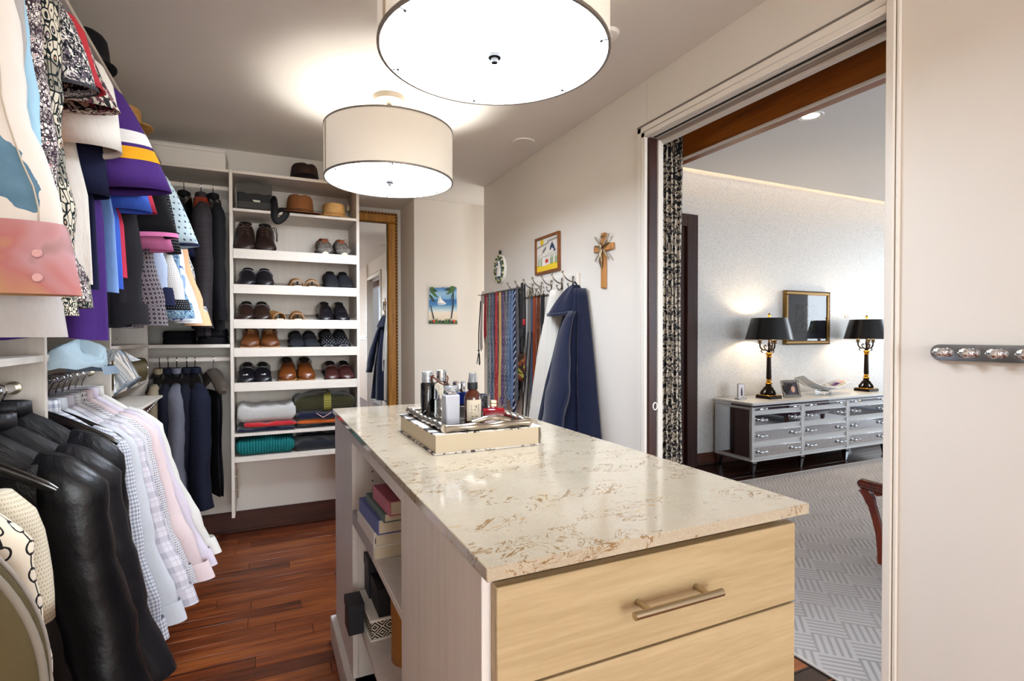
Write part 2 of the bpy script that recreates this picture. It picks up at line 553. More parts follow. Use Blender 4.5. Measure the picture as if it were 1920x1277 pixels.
for ln in (0.9, 1.3, 1.7):
    me = B(0.0008, ln - 0.0008, 0.0008, 0.0812, -0.014, 0.0, 0.0011).mesh('plank'); me.materials.append(M['bfloor']); pb[ln] = me
for y0, y1, x1 in ((0.7, 3.1, 2.2), (3.2, 3.86, 7.2)):
    y = y0
    while y < y1:
        x = 1.735 - rng.random() * 0.0
        while x < x1:
            ln = rng.choice((0.9, 1.3, 1.7))
            o = bpy.data.objects.new('plank', pb[ln]); C.objects.link(o); o.parent = fb; o.location = (x, y, rng.random() * 0.0005)
            x += ln
        y += 0.082

struct('wall_left', B(-1.03, -0.93, -4.3, 4.0, 0, ZC), M['wall'])
struct('wall_back', B(-0.93, 0.585, YB, 4.0, 0, ZC), M['wall'])
struct('wall_alcove_side', B(0.485, 0.585, 4.0, 5.12, 0, ZC), M['wall'])
struct('wall_alcove_mirror', B(0.485, 1.218, 5.12, 5.22, 0, ZC), M['wall'])
struct('wall_alcove_back', B(1.218, 2.4, 4.62, 5.22, 0, ZC), M['wall'])
struct('wall_passage_end', B(2.3, 2.4, 4.04, 4.62, 0, ZC), M['wall'])
struct('wall_front', MB().box(-1.03, -.52, -4.4, -4.3, 0, ZC).box(1.42, 1.73, -4.4, -4.3, 0, ZC).box(-.52, 1.42, -4.4, -4.3, 0, .45).box(-.52, 1.42, -4.4, -4.3, 2.3, ZC), M['wall'])
struct('added_window', MB().box(-.52, -.47, -4.36, -4.31, .45, 2.3).box(1.37, 1.42, -4.36, -4.31, .45, 2.3).box(-.47, 1.37, -4.36, -4.31, .45, .50).box(-.47, 1.37, -4.36, -4.31, 2.25, 2.3).box(.43, .47, -4.36, -4.31, .50, 2.25), M['trim'])  # added window frame in the wall opening, only there for the fill light
wr = MB().box(XR, 1.73, 2.012, 4.04, 0, ZC, .002)
wr.box(XR, 1.73, -4.3, 0.94, 0, ZC, .002)
wr.box(XR, 1.662, 0.94, 2.012, 2.2, ZC, .001).box(1.69, 1.73, 0.94, 2.012, 2.2, ZC, .001).box(1.662, 1.69, 0.94, 2.012, 2.225, ZC, .001)
struct('wall_right', wr, M['wall'])
struct('ceiling', B(-1.03, 2.4, -4.4, 5.22, ZC, 2.6), M['ceil'])
struct('wall_bedroom_far', B(1.73, 9.6, 3.93, 4.04, 0, 3.2), M['wallpaper'])
struct('wall_bedroom_east', B(9.5, 9.6, -3.0, 3.93, 0, 3.2), M['wallpaper'])
wn = MB().box(1.73, 2.6, -3.1, -3.0, 0, 3.2).box(7.8, 9.6, -3.1, -3.0, 0, 3.2).box(2.6, 7.8, -3.1, -3.0, 0, 0.35).box(2.6, 7.8, -3.1, -3.0, 2.7, 3.2)  # opening left for the assumed, unseen bedroom window
struct('wall_bedroom_near', wn, M['bceil'])
struct('wall_bedroom_upper', B(1.643, 1.73, -3.0, 3.93, 2.6, 3.2), M['bceil'])
struct('ceiling_bedroom', B(1.73, 9.6, -3.0, 3.72, 2.784, 2.86), M['bceil'])
struct('ceiling_bedroom_cove', B(1.73, 9.6, 3.4, 4.04, 3.2, 3.25), M['bceil'])
# back-of-closet baseboard with the thin shoe strip, and the others
struct('baseboard_back', B(-0.93, 0.585, 3.888, YB, 0.0, 0.131, .003), M['darkwood'])
struct('trim_back_shoe', B(-0.93, 0.585, 3.874, 3.888, 0.0, 0.012, .004), M['darkwood'])
struct('baseboard_right', MB().box(1.63, XR, 2.08, 4.04, 0, 0.131, .003).box(1.63, XR, -4.3, 0.9, 0, 0.131, .003), M['darkwood'])
struct('baseboard_alcove', B(1.218, 2.3, 4.607, 4.62, 0, 0.131, .003), M['darkwood'])
struct('baseboard_bedroom', B(3.789, 9.5, 3.912, 3.93, 0, 0.119, .004), M['darkwood'])
# door casing round the opening
bead = plain('painted_shadow_gap', '#6e655d', 0.6)  # dark colour stands for the shadow in the gap round the casing
tc = MB().box(1.631, XR, 2.038, 2.068, 0, 2.257, .003)
tc.box(1.626, XR, 2.006, 2.034, 0, 2.226, .003)
struct('trim_1', tc, M['trim'])
th = MB().box(1.631, XR, 0.94, 2.068, 2.229, 2.257, .003)
th.box(1.626, XR, 0.94, 2.034, 2.2, 2.2255, .003)
struct('trim_2', th, M['trim'])
tn = MB().box(1.622, XR, 0.918, 0.94, 0, ZC, .002).box(1.630, XR, 0.908, 0.916, 0, ZC, .002)
struct('trim_3', tn, M['trim'])
struct('shadow_gap_strip', MB().box(1.637, XR, 0.94, 2.076, 2.2585, 2.268, .0005).box(1.6395, XR, 2.0695, 2.076, 0, 2.2585, .0005), bead)  # thin strips that carry the painted shadow line
struct('trim_11', B(1.640, 1.738, 0.94, 2.012, 0, 0.006, .002), M['darkwood'], 'dark wood threshold')
# head of the opening: door track and jamb strips
struct('trim_5', B(1.664, 1.688, 0.94, 2.006, 2.206, 2.225, .001), M['darkmetal'], 'dark sliding track')
struct('trim_6', B(1.690, 1.712, 0.94, 2.006, 2.192, 2.2, .001), plain('track_cover', '#9c8d80', 0.5), 'taupe track cover')
struct('trim_7', B(1.712, 1.7385, 0.94, 2.03, 2.180, 2.2, .001), M['trim'])
struct('trim_8', B(1.6945, 1.7235, 1.99, 2.012, 0, 2.192, .002), M['trim'])
# sliding door leaf pushed back into its pocket: only its dark edge and ring pull show
pdoor = thing('sliding_door', 'dark wooden sliding door pushed into its wall pocket, ring pull in its edge', 'door', (1.67, 2.0, 0))
B(-0.024, 0.022, -0.004, 0.0115, 0.01, 2.2, .002).build('door_edge', M['darkwoodz'], pdoor)
MB().tube([(0.010 + .012 * cos(t * pi / 8), -0.006, 0.94 + .017 * sin(t * pi / 8)) for t in range(17)], .0032, 6).build('ring_pull', M['white'], pdoor, 'white ring pull')
# doorway in the bedroom's far wall
dw = MB().box(3.655, 3.789, 3.88, 3.93, 0, 2.42, .006).box(2.6, 3.655, 3.88, 3.93, 2.30, 2.42, .006)
struct('door_1', dw, M['darkwoodz'], 'dark wood door casing')
struct('door_2', B(2.6, 3.655, 3.915, 3.93, 0, 2.30), M['darkwoodz'])
bm_ = B(1.895, 1.96, -1.0, 3.0, 2.145, 2.42, .004)
struct('trim_9', bm_, M['beam'], 'amber brown timber pelmet over the opening')
struct('trim_10', B(1.885, 1.897, -1.0, 3.0, 2.138, 2.150, .002), M['trim'])

sb_ = thing('storage_box', 'long cream box lying on the top shelf above the hanging bay', 'box', (-.53, 3.74, 2.2505))
B(-.36, .345, -.14, .13, 0, .105, .004).build('body', M['wall'], sb_); B(-.362, .347, -.142, .132, .105, .125, .004).build('lid', M['wall'], sb_)
# ---------------------------------------------------------------- lamps overhead
def drum(x, y, label):
    t = thing('drum_lamp', label, 'ceiling lamp', (x, y, 0), 0, 'drum lamps along the closet ceiling')
    R, z0, z1 = 0.315, 2.05, 2.305
    MB().lathe([(R - .003, z0 + .004), (R, z0 + .004), (R, z1 - .004), (R - .003, z1 - .004), (R - .003, z0 + .004)], 64, cap=False).build('lamp_shade', M['shade'], t)
    for z in (z0, z1 - .008):
        MB().lathe([(R - .005, z), (R + .0025, z), (R + .0025, z + .008), (R - .005, z + .008), (R - .005, z)], 64, cap=False).build('rim', M['grey'], t)
    MB().lathe([(0.0, z0 + .006), (R - .006, z0 + .006), (R - .006, z0 + .010), (0.0, z0 + .010)], 64, cap=False).build('diffuser', M['disc'], t)
    MB().lathe([(0.0, z0 + .0115), (R - .005, z0 + .0115), (R - .005, z0 + .0135), (0.0, z0 + .0135)], 64, cap=False).build('added_light_stop', M['white'], t)  # added opaque disc, keeps the diffuser's upward glow off the ceiling
    MB().lathe([(0.0, z0 - .018), (.009, z0 - .018), (.010, z0 - .006), (.018, z0 - .005), (.019, z0 + .004), (0, z0 + .004)], 20, cap=False).build('finial', M['darkmetal'], t)
    for k in range(6):
        a = k * pi / 3 + .35
        c, s_ = cos(a), sin(a)
        MB().tube([((R - .004) * c, (R - .004) * s_, z0 + .003), ((R - .022) * c, (R - .022) * s_, z0 + .003)], .0016, 5).ball(((R - .022) * c, (R - .022) * s_, z0 + .002), .0045, 8, 6).build('clip', M['darkmetal'], t)
    a = pi + .15
    MB().box(-.0012, .0012, -.010, .010, z0 + .008, z1 - .008, .0004).xf(Matrix.Translation(((R + .0012) * cos(a), (R + .0012) * sin(a), 0)) @ Matrix.Rotation(a, 4, 'Z')).build('seam', plain('shade_seam', '#cbbda6', 0.8), t)
    MB().lathe([(.012, z0 + .01), (.012, 2.45)], 12).build('stem', M['grey'], t)
    MB().lathe([(.012, 2.44), (.075, 2.45), (.08, 2.474)], 28).build('canopy', M['grey'], t)
    for k in range(3):
        a = k * 2 * pi / 3
        MB().tube([(.01 * cos(a), .01 * sin(a), z1 - .01), ((R - .004) * cos(a), (R - .004) * sin(a), z1 - .01)], .002, 5).build('spoke', M['grey'], t)
    lo = light('POINT', 'bulb', (0, 0, 2.24), 21.0, (0.97, 0.97, 0.93), 0.06); lo.parent = t; lo.location = (.04, .04, 2.11)
    return t
drum(0.592, 2.715, 'white linen drum lamp over the far end of the island, its side seam showing')
drum(0.590, 1.370, 'white linen drum lamp over the near end of the island, largest in view')
drum(0.590, -2.2, 'white linen drum lamp added behind the camera as unseen fill')  # third lamp added out of view to give more fill light

sp = thing('ceiling_speaker', 'flat round white ceiling speaker near the corner above the tie rack', 'speaker', (1.48, 2.982, 2.475))
MB().lathe([(.062, -.006), (.060, -.001), (.062, 0)], 36).build('grille', M['ceil'], sp)
MB().lathe([(.062, -.0065), (.066, -.005), (.067, 0)], 36, cap=False).build('rim', M['white'], sp)
sd = thing('smoke_detector', 'small round white detector half hidden behind the near drum lamp', 'detector', (1.25, 1.775, 2.475))
MB().lathe([(.035, -.016), (.045, -.012), (.05, 0)], 32).build('housing', M['white'], sd)
MB().lathe([(.018, -.021), (.024, -.016)], 20).build('button', M['trim'], sd)
dl = thing('downlight', 'round recessed white downlight in the bedroom ceiling', 'light', (3.44, 2.48, 2.784))
MB().lathe([(.055, -.002), (.078, -.006), (.082, 0)], 36, cap=False).build('trim_ring', M['white'], dl)
MB().lathe([(0, -.001), (.055, -.001)], 36, cap=False).build('lens', plain('lit_lens', '#ffffff', 0.4, emit=L('#fff3e4'), es=6.0), dl)
dl2 = thing('ceiling_sensor', 'tiny dark sensor in the bedroom ceiling beside the door jamb', 'sensor', (5.95, 3.05, 2.784))
MB().lathe([(.02, -.006), (.028, 0)], 20).build('housing', M['darkmetal'], dl2)
cl = B(1.8, 9.4, 3.50, 3.56, 2.87, 2.885, .002).build('cove_light', plain('lit_cove_strip', '#fff0d8', 0.5, emit=L('#ffdcA0'), es=COVE_E))
tag(cl, 'warm strip light hidden in the cove above the bedroom wall', 'strip light')

# ---------------------------------------------------------------- closet joinery
def holes(parent, pts, ax='y', r=.0028, d=.0008):
    b = MB()
    for p in pts:
        n = 8; s0 = len(b.v)
        b.lathe([(r, 0), (r, d)], n)
        if ax == 'y': b.xf(Matrix.Translation(p) @ Matrix.Rotation(radians(90), 4, 'X'), s0)
        else: b.xf(Matrix.Translation(p) @ Matrix.Rotation(radians(-90), 4, 'Y'), s0)
    o = b.build('pin_holes', M['hole'], parent); o['kind'] = 'stuff'
    return o

tw = thing('shoe_cabinet', 'tall cream open shoe cabinet with shelves and raised front lips, beside the gilt mirror', 'cabinet', (0, YB, 0))
def TB(x0, x1, y0, y1, z0, z1, nm, mt=None, b=.0012, lab=None):
    return B(x0, x1, y0 - YB, y1 - YB, z0, z1, b).build(nm, mt or M['lamx'], tw, lab)
TB(-.167, -.149, 3.55, 3.903, .195, 2.25, 'side_panel', M['lam'])
TB(.558, .576, 3.55, 3.903, .195, 2.25, 'side_panel', M['lam'])
TB(-.149, .558, 3.893, 3.903, .52, 2.235, 'back_panel', M['lam'])
TB(-.149, .558, 3.552, 3.893, 2.232, 2.25, 'shelf')
TB(-.149, .558, 3.552, 3.893, 2.011, 2.028, 'shelf')
TB(-.149, .558, 3.878, 3.893, 2.125, 2.195, 'back_rail')
TB(.535, .556, 3.80, 3.878, 2.13, 2.17, 'bracket', M['steel'], lab='nickel bracket')
LIPS = [(1.790, 1.732), (1.580, 1.525), (1.373, 1.3175), (1.2035, 1.1485), (0.996, 0.9425)]
for zt, zb in LIPS:
    TB(-.149, .558, 3.548, 3.562, zb, zt, 'shelf_lip')
    MB().add([(-.149, 3.562 - YB, zt - .036), (.558, 3.562 - YB, zt - .036), (.558, 3.893 - YB, zt + .029), (-.149, 3.893 - YB, zt + .029),
              (-.149, 3.562 - YB, zt - .020), (.558, 3.562 - YB, zt - .020), (.558, 3.893 - YB, zt + .045), (-.149, 3.893 - YB, zt + .045)],
             [(3, 2, 1, 0), (4, 5, 6, 7), (0, 1, 5, 4), (1, 2, 6, 5), (2, 3, 7, 6), (3, 0, 4, 7)]).build('shelf', M['lamx'], tw)
TB(-.149, .558, 3.552, 3.893, .674, .690, 'shelf')
TB(-.149, .558, 3.552, 3.893, .521, .550, 'shelf')
hb = MB().tube([(-.135, -.31, .30), (-.135, -.30, .47)], .006, 8)
hb.tube([(-.149, -.307, .35), (-.135, -.307, .35)], .004, 6).tube([(-.149, -.302, .43), (-.135, -.302, .43)], .004, 6)
hb.build('handle', M['steel'], tw, 'nickel bar handle')

wbk = thing('hanging_bay', 'cream double hanging bay for suits left of the shoe cabinet', 'wardrobe', (0, YB, 0))
B(-.93, -.168, 3.552 - YB, -.004, 2.232, 2.25).build('top_shelf', M['lamx'], wbk)
B(-.93, -.168, 3.552 - YB, -.004, 1.205, 1.225).build('shelf', M['lamx'], wbk)
for z in (2.152, 1.135):
    MB().box(-.93, -.168, -.283, -.267, z - .014, z + .014, .006).build('hanging_rod', M['lamx'], wbk)
B(-.93, -.168, -.018, -.004, 2.06, 2.15).build('back_rail', M['lamx'], wbk)

wl = thing('closet_organizer', 'cream wall hung organizer along the side wall with shelves and chrome rods', 'wardrobe', (-.93, 0, 0))
def WB(x0, x1, y0, y1, z0, z1, nm, mt=None): return B(x0 + .93, x1 + .93, y0, y1, z0, z1, .0012).build(nm, mt or M['lam'], wl)
lamy = wood('cream_laminate_edge', '#c6bbae', '#d2c8bc', '#ddd4c9', 'y', 2.2, 0.5, rnd=False, bumpd=0.0002)
WB(-.928, -.57, .86, .88, .2, 2.234, 'side_panel')
WB(-.928, -.57, 1.98, 2.0, .2, 2.234, 'side_panel')
WB(-.928, -.57, 2.72, 2.74, .2, 2.234, 'side_panel')
WB(-.928, -.57, 3.53, 3.549, .90, 2.234, 'side_panel')
WB(-.928, -.50, .86, 3.549, 2.235, 2.25, 'top_shelf', lamy)
WB(-.928, -.572, .88, 1.98, 1.202, 1.222, 'shelf', lamy)
WB(-.928, -.572, 2.0, 2.72, 1.202, 1.222, 'shelf', lamy)
WB(-.928, -.572, 2.74, 3.53, 1.214, 1.232, 'shelf', lamy)
WB(-.928, -.572, 2.74, 3.53, 1.022, 1.040, 'shelf', lamy)
for y0, y1, z in ((.88, 1.98, 1.13), (2.0, 2.72, 1.13), (.88, 1.98, 2.15), (2.0, 2.72, 2.15), (2.74, 3.53, 2.15)):
    MB().tube([(.29, y0, z), (.29, y1, z)], .0125, 16).build('hanging_rod', M['chrome'], wl)
    for yy in (y0 + .003, y1 - .003):
        MB().tube([(.29, yy - .003, z), (.29, yy + .003, z)], .019, 18, flat=1.0, up=(1, 0, 0)).build('rod_socket', M['steel'], wl)
holes(wl, [(.22, 1.9795, z) for z in (.86, .92, .98, 1.04, 1.10, 1.165)] + [(.22, 3.5295, z) for z in (.93, .962, 1.07, 1.10, 1.135, 1.165, 1.26)] + [(.22, 2.7195, z) for z in (.92, .98, 1.04)])
# ---------------------------------------------------------------- island
isl = thing('island_cabinet', 'island cabinet with pale oak drawers and an open book niche in its side', 'cabinet', (0, 0, 0))
def IB(x0, x1, y0, y1, z0, z1, nm, mt=None, lab=None, b=.0012): return B(x0, x1, y0, y1, z0, z1, b).build(nm, mt or M['lamside'], isl, lab)
IB(.276, .294, .690, 1.167, .1, .9475, 'side_panel')
IB(.276, .294, 1.876, 2.335, .1, .9475, 'side_panel')
IB(.276, .294, 1.167, 1.876, .912, .9475, 'top_rail')
IB(.294, .70, 1.149, 1.167, .1, .9475, 'divider')
IB(.294, .70, 1.876, 1.894, .1, .9475, 'divider')
IB(.682, .70, 1.167, 1.876, .1, .9475, 'back_panel')
IB(.875, .893, .700, 2.335, .1, .9475, 'side_panel')
IB(.294, .875, 2.317, 2.335, .1, .9475, 'end_panel')
IB(.281, .682, 1.168, 1.875, .635, .655, 'shelf')
IB(.281, .682, 1.168, 1.875, .325, .345, 'shelf')
IB(.281, .682, 1.168, 1.875, .08, .1, 'shelf')
IB(.294, .875, .700, 1.149, .1, .118, 'bottom_panel')
IB(.254, .90, .72, 2.345, 0, .1, 'plinth', None, None, .003)
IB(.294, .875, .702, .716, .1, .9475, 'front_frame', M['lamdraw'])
holes(isl, [(.345, 1.8755, z) for z in (.87, .838, .806, .774, .742, .60, .30, .27, .24, .21, .18)])
for z0, z1 in ((.787, .932), (.56, .783), (.333, .556), (.106, .329)):
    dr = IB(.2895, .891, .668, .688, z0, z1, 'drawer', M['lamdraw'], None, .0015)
    zm = z0 + (z1 - z0) * .52
    hd = MB().tube([(.497, .634, zm), (.673, .634, zm)], .0062, 14)
    for xx in (.528, .647): hd.tube([(xx, .636, zm), (xx, .669, zm)], .0048, 10)
    hd.build('bar_handle', M['steel'], dr, 'brushed nickel bar handle')
ct = B(.270, .913, .656, 2.362, .9478, .968, .0015).build('countertop', M['quartz'])
tag(ct, 'cream quartz countertop with brown veins lying on the island', 'countertop')

# ---------------------------------------------------------------- books and boxes in the niche
def book(name, label, x0, x1, y0, y1, z0, z1, cover, rz=0.0, grp=None, spine='x', page_in=.004, ct_=.0025):
    """closed book lying flat; spine on the -x side ('x'), or cover open edges on -y and -x ('c')"""
    cx, cy = (x0 + x1) / 2, (y0 + y1) / 2
    w, d = (x1 - x0) / 2, (y1 - y0) / 2
    t = thing(name, label, 'book', (cx, cy, z0), rz, grp)
    h = z1 - z0
    cv = MB().box(-w, w, -d, d, 0, ct_, .0008).box(-w, w, -d, d, h - ct_, h, .0008)
    if spine == 'x': cv.box(-w - .0015, -w + ct_, -d, d, 0, h, .0012)
    else: cv.box(w - ct_, w + .0015, -d, d, 0, h, .0012)
    cv.build('cover', cover, t)
    if spine == 'x': B(-w + ct_, w - page_in, -d + page_in, d - page_in, ct_, h - ct_, .0004).build('pages', M['paper'], t)
    else: B(-w + page_in, w - ct_, -d + page_in, d - page_in, ct_, h - ct_, .0004).build('pages', M['paper'], t)
    return t
cov = {k: plain('cover_' + k, c, 0.6) for k, c in dict(grey='#a9a4a0', white='#d9d4cc', blue='#565f98', green='#56675f', pink='#b0606f', dark='#1a1718').items()}
ink = plain('print_ink', '#2a2628', 0.7)
inkw = plain('print_white', '#e8e4de', 0.7)
g_bk = 'books stacked in the island niche'
b1 = book('book', 'thick grey book with dark cover edges at the bottom of the niche stack', .272, .52, 1.49, 1.815, .655, .702, cov['grey'], .02, g_bk)
b2 = book('book', 'white spined book with dark lettering second from the bottom of the niche stack', .270, .50, 1.466, 1.70, .702, .742, cov['white'], .03, g_bk)
b3 = book('book', 'blue book in the middle of the niche stack', .273, .49, 1.446, 1.675, .742, .783, cov['blue'], .05, g_bk)
b4 = book('book', 'thin dark green book just under the pink one', .285, .48, 1.415, 1.63, .783, .807, cov['green'], .04, g_bk)
b5 = book('book', 'pink book with pale lettering on top of the niche stack', .294, .48, 1.39, 1.57, .807, .845, cov['pink'], .05, g_bk)
for zz in (.010, .020, .030):
    pass
rs = random.Random(3)
def glyphs(b, n, x, y0, y1, z, s, h):
    """a run of small letter-like strokes along y on an upright face at x"""
    for k in range(n):
        yy = y0 + (y1 - y0) * (k + .5) / n
        b.box(x - .0004, x + .0002, yy - s * .5, yy + s * .5, z - h, z + h, .0001)
        if k % 2: b.box(x - .0004, x + .0002, yy - s * .9, yy + s * .9, z - h * .2, z + h * .2, .0001)
gb = MB(); glyphs(gb, 12, -.1141, -.02, .09, .020, .003, .008); gb.build('spine_lettering', ink, b2)
gb = MB(); glyphs(gb, 5, -.1222, .07, .12, .024, .005, .010); gb.build('spine_lettering', ink, b1)
B(-.1142, -.1135, -.125, -.115, .012, .026, .0002).build('spine_mark', ink, b2)
gb = MB()
for r_ in range(4):
    for k in range(4 - (r_ % 2)):
        x_ = -.045 + k * .026 + (r_ % 2) * .01; y_ = -.05 + r_ * .032
        gb.box(x_, x_ + .015, y_, y_ + .003, .0378, .0384, .0001).box(x_ + .004, x_ + .007, y_, y_ + .018, .0378, .0384, .0001)
gb.build('cover_lettering', plain('print_rose', '#d59aa4', 0.7), b5)
B(-.0935, -.0925, -.10, -.085, .008, .018, .0002).build('spine_mark', inkw, b4)
bmk = MB().tube([(.335, 1.386, .846), (.334, 1.382, .80), (.337, 1.380, .75), (.34, 1.383, .70)], .0045, 6, flat=.2, up=(1, 0, 0)).build('bookmark', cov['dark'], None)
tag(bmk, 'black ribbon bookmark dangling down the front of the niche books', 'ribbon')

def maze():
    g = G('black_white_maze_print'); x, y, z, p = g.obj()
    a = (x + y * 1.0) * 1.0; u = (a / .046); v = (z / .040)
    cx = u.fract() - 0.5; cz = v.fract() - 0.5
    d1 = (cx.abs() + cz * 1.0) * 4.2; d2 = (cx.abs() - cz * 1.0) * 4.2
    f = g.mix((cz > 0.0), L('#000000'), L('#ffffff'))
    s1 = d1.fract() < 0.42; s2 = d2.fract() < 0.42
    q = (cz > 0.05) * s1 + (cz < 0.05) * s2
    return g.fin(g.mix(q, L('#16130f'), L('#e5dcc8')), 0.6)
mz = thing('lidded_box', 'cream box with a black and white maze print, on the lower niche shelf', 'box', (.385, 1.75, .345), .02)
mzm = maze()
MB().box(-.095, .095, -.108, .108, 0, .005).build('bottom_edge', M['white'], mz)
B(-.089, .089, -.104, .104, .005, .058, .001).build('body', mzm, mz)
B(-.095, .095, -.108, .108, .058, .066, .001).build('lid', M['white'], mz)
lidm = plain('black_card', '#121216', 0.55)
def lbox(label, x0, x1, y0, y1, z0, z1, lid=.3, rz=0.0):
    t = thing('lidded_box', label, 'box', ((x0 + x1) / 2, (y0 + y1) / 2, z0), rz, None)
    w, d, h = (x1 - x0) / 2, (y1 - y0) / 2, z1 - z0
    B(-w + .002, w - .002, -d + .002, d - .002, 0, h * (1 - lid), .001).build('base', lidm, t)
    B(-w, w, -d, d, h * (1 - lid), h, .0015).build('lid', lidm, t)
lbox('tall black lidded box standing on the maze print box', .318, .47, 1.645, 1.775, .411, .495, .35)
lbox('black lidded box behind the tall one, top of the lower niche pile', .312, .46, 1.778, 1.868, .411, .535, .3)
lbox('small black lidded box poking out of the niche beside the maze print box', .236, .286, 1.70, 1.79, .345, .440, .3)
cy = thing('canister', 'tan leather canister standing on the lower niche shelf', 'canister', (.377, 1.515, .345))
tan = cloth('tan_leather', '#a06b3a', 0.5, 0.08)
MB().lathe([(.046, 0), (.047, .003), (.047, .125), (.046, .127)], 40).build('body', tan, cy)
MB().lathe([(.0475, .128), (.0485, .130), (.0485, .185), (.046, .188), (0, .188)], 40).build('lid', tan, cy)

# ---------------------------------------------------------------- things on the countertop
def bookcover():
    g = G('printed_jacket'); x, y, z, p = g.obj()
    n = g.noise(p, 13.0, 3.0, 0.6, 1.2)
    c = g.ramp(n, [(0.0, L('#2b2725')), (0.40, L('#d9d3cb')), (0.52, L('#e8e3dc')), (0.58, L('#a49d97')), (0.64, L('#332e2c')), (0.70, L('#e0d8cf'))], True)
    blk = g.noise(g.vec(y * 1.0, y * 0.0, 0.0), 22.0, 0.0)
    c = g.mix((x < -.085) * (blk > 0.52), c, L('#26211f'))
    c = g.mix((x < -.10) * (blk < 0.37), c, L('#cf8a5a'))
    return g.fin(c, 0.35)
bigb = thing('art_book', 'thick art book with a printed jacket under the tray on the countertop', 'book', (.556, 1.524, .968))
jk = bookcover()
MB().box(-.155, .156, -.196, .196, .0, .004, .001).box(-.155, .156, -.196, .196, .050, .0545, .001).build('cover', jk, bigb)
MB().grid(lambda i, j: (.1535 + .0035 * sin(pi * j / 8), -.196 + .392 * i, .001 + .0525 * j / 8), 2, 9).build('spine', jk, bigb)
B(-.150, .151, -.192, .192, .004, .050, .0006).build('pages', M['paper'], bigb)

ZT = 1.0225
tr = thing('tray', 'silver bamboo style tray lying on the art book', 'tray', (.555, 1.522, ZT), 0.0)
tx, ty = .122, .186
B(-tx, tx, -ty, ty, .0006, .006, .002).build('tray_floor', M['silver'], tr)
def bamboo(p0, p1, n, r):
    P = []; R = []
    a, b = Vector(p0), Vector(p1)
    for k in range(n * 6 + 1):
        t = k / (n * 6); q = a.lerp(b, t)
        ph = (k % 6) / 6.0
        rr = r * (0.80 + 0.34 * abs(cos(pi * ph)) ** 3)
        P.append(q + Vector((0, 0, .0012 * sin(t * 9)))); R.append(rr)
    return MB().tube(P, R, 12)
for nm, p0, p1, n in (('edge_rail', (-tx, -ty, .011), (-tx, ty, .011), 8), ('edge_rail', (tx, -ty, .011), (tx, ty, .011), 8),
                      ('edge_rail', (-tx, -ty, .011), (tx, -ty, .011), 3), ('edge_rail', (-tx, ty, .011), (tx, ty, .011), 3)):
    bamboo(p0, p1, n, .0105).build(nm, M['silver'], tr)
for sy in (-1, 1):
    hz = [(-.045 + .11 * t / 10, sy * (ty + (-.004)), .020 + .011 * sin(pi * t / 10)) for t in range(11)]
    R = [.0068 * (.85 + .3 * abs(cos(pi * t / 3.3))) for t in range(11)]
    MB().tube(hz, R, 10).build('handle', M['silver'], tr)

blackglass = plain('black_glass', '#08080a', 0.06, coat=1.0)
frost = plain('frosted_glass', '#e6e8f0', 0.45, trans=0.35)
blueglass = plain('blue_glass', '#1c2f7a', 0.08, trans=0.25, coat=0.6)
amber = plain('amber_glass', '#5a2408', 0.06, trans=0.45, coat=0.8)
redglass = plain('red_glass', '#a30f22', 0.08, trans=0.3, coat=0.6)
clearcap = plain('clear_plastic', '#e9edf0', 0.06, trans=0.75, ior=1.4)
ZI = ZT + .0062
def BT(label, x, y, rz=0): return thing('perfume_bottle', label, 'bottle', (x, y, ZI), rz, 'bottles on the silver tray')
t = BT('tall round black bottle with a clear ribbed cap, back corner of the tray', .463, 1.602)
MB().lathe([(.0205, 0), (.0215, .002), (.0215, .100), (.019, .104)], 28).build('body', blackglass, t)
MB().lathe([(.0175, .104), (.0175, .110), (.0188, .111), (.0188, .117), (.0178, .118), (.0178, .136), (.015, .139), (0, .139)], 28).build('cap', clearcap, t)
MB().lathe([(.012, .105), (.012, .128), (0, .128)], 16).build('sprayer', M['chrome'], t)
t = BT('clear glass bottle with a chrome cap and a brown leather cord', .498, 1.572)
MB().lathe([(.021, 0), (.0235, .004), (.0235, .098), (.020, .106), (.010, .109)], 30).build('body', M['glass'], t)
MB().lathe([(.0185, .010), (.0185, .055), (0, .055)], 24).build('perfume', plain('pale_perfume', '#d8dad2', 0.05, trans=0.8, ior=1.33), t)
B(.008, .021, -.014, .016, .012, .100, .001).build('back_label', plain('dark_label', '#1b1a1c', 0.5), t)
MB().lathe([(.015, .109), (.0155, .111), (.0155, .142), (.014, .143), (0, .143)], 28).build('cap', M['chrome'], t)
cp = [(.026 * cos(a) - .006, .022 * sin(a), .112 + .012 * sin(a * 2 + 1)) for a in [k * 2 * pi / 18 for k in range(19)]]
MB().tube(cp, .0022, 6).tube([(-.03, 0, .118), (-.034, -.004, .124), (-.026, -.006, .128)], .003, 6).build('cord', cloth('brown_leather', '#5a2c18', 0.5), t)
t = BT('frosted white square bottle with a clear faceted cap, front of the tray', .478, 1.425, .12)
B(-.021, .021, -.017, .017, 0, .084, .003).build('body', frost, t)
B(-.014, .014, -.012, .012, .084, .091, .002).build('collar', M['chrome'], t)
B(-.017, .017, -.014, .014, .091, .108, .004).build('cap', clearcap, t)
t = BT('clear bottle with a deep blue shoulder and a broad chrome cap', .526, 1.492, .1)
B(-.026, .026, -.015, .015, 0, .045, .003).build('body', M['glass'], t)
B(-.022, .022, -.0115, .0115, .005, .040, .002).build('perfume', plain('blue_grey_perfume', '#aeb8c4', 0.05, trans=0.7, ior=1.33), t)
B(-.0265, .0265, -.0155, .0155, .045, .083, .004).build('shoulder', blueglass, t)
MB().lathe([(.017, .083), (.0185, .085), (.0185, .112), (.017, .114), (0, .114)], 30).build('cap', M['chrome'], t)
t = BT('amber spray bottle with a cream paper label and black collar', .548, 1.437, .25)
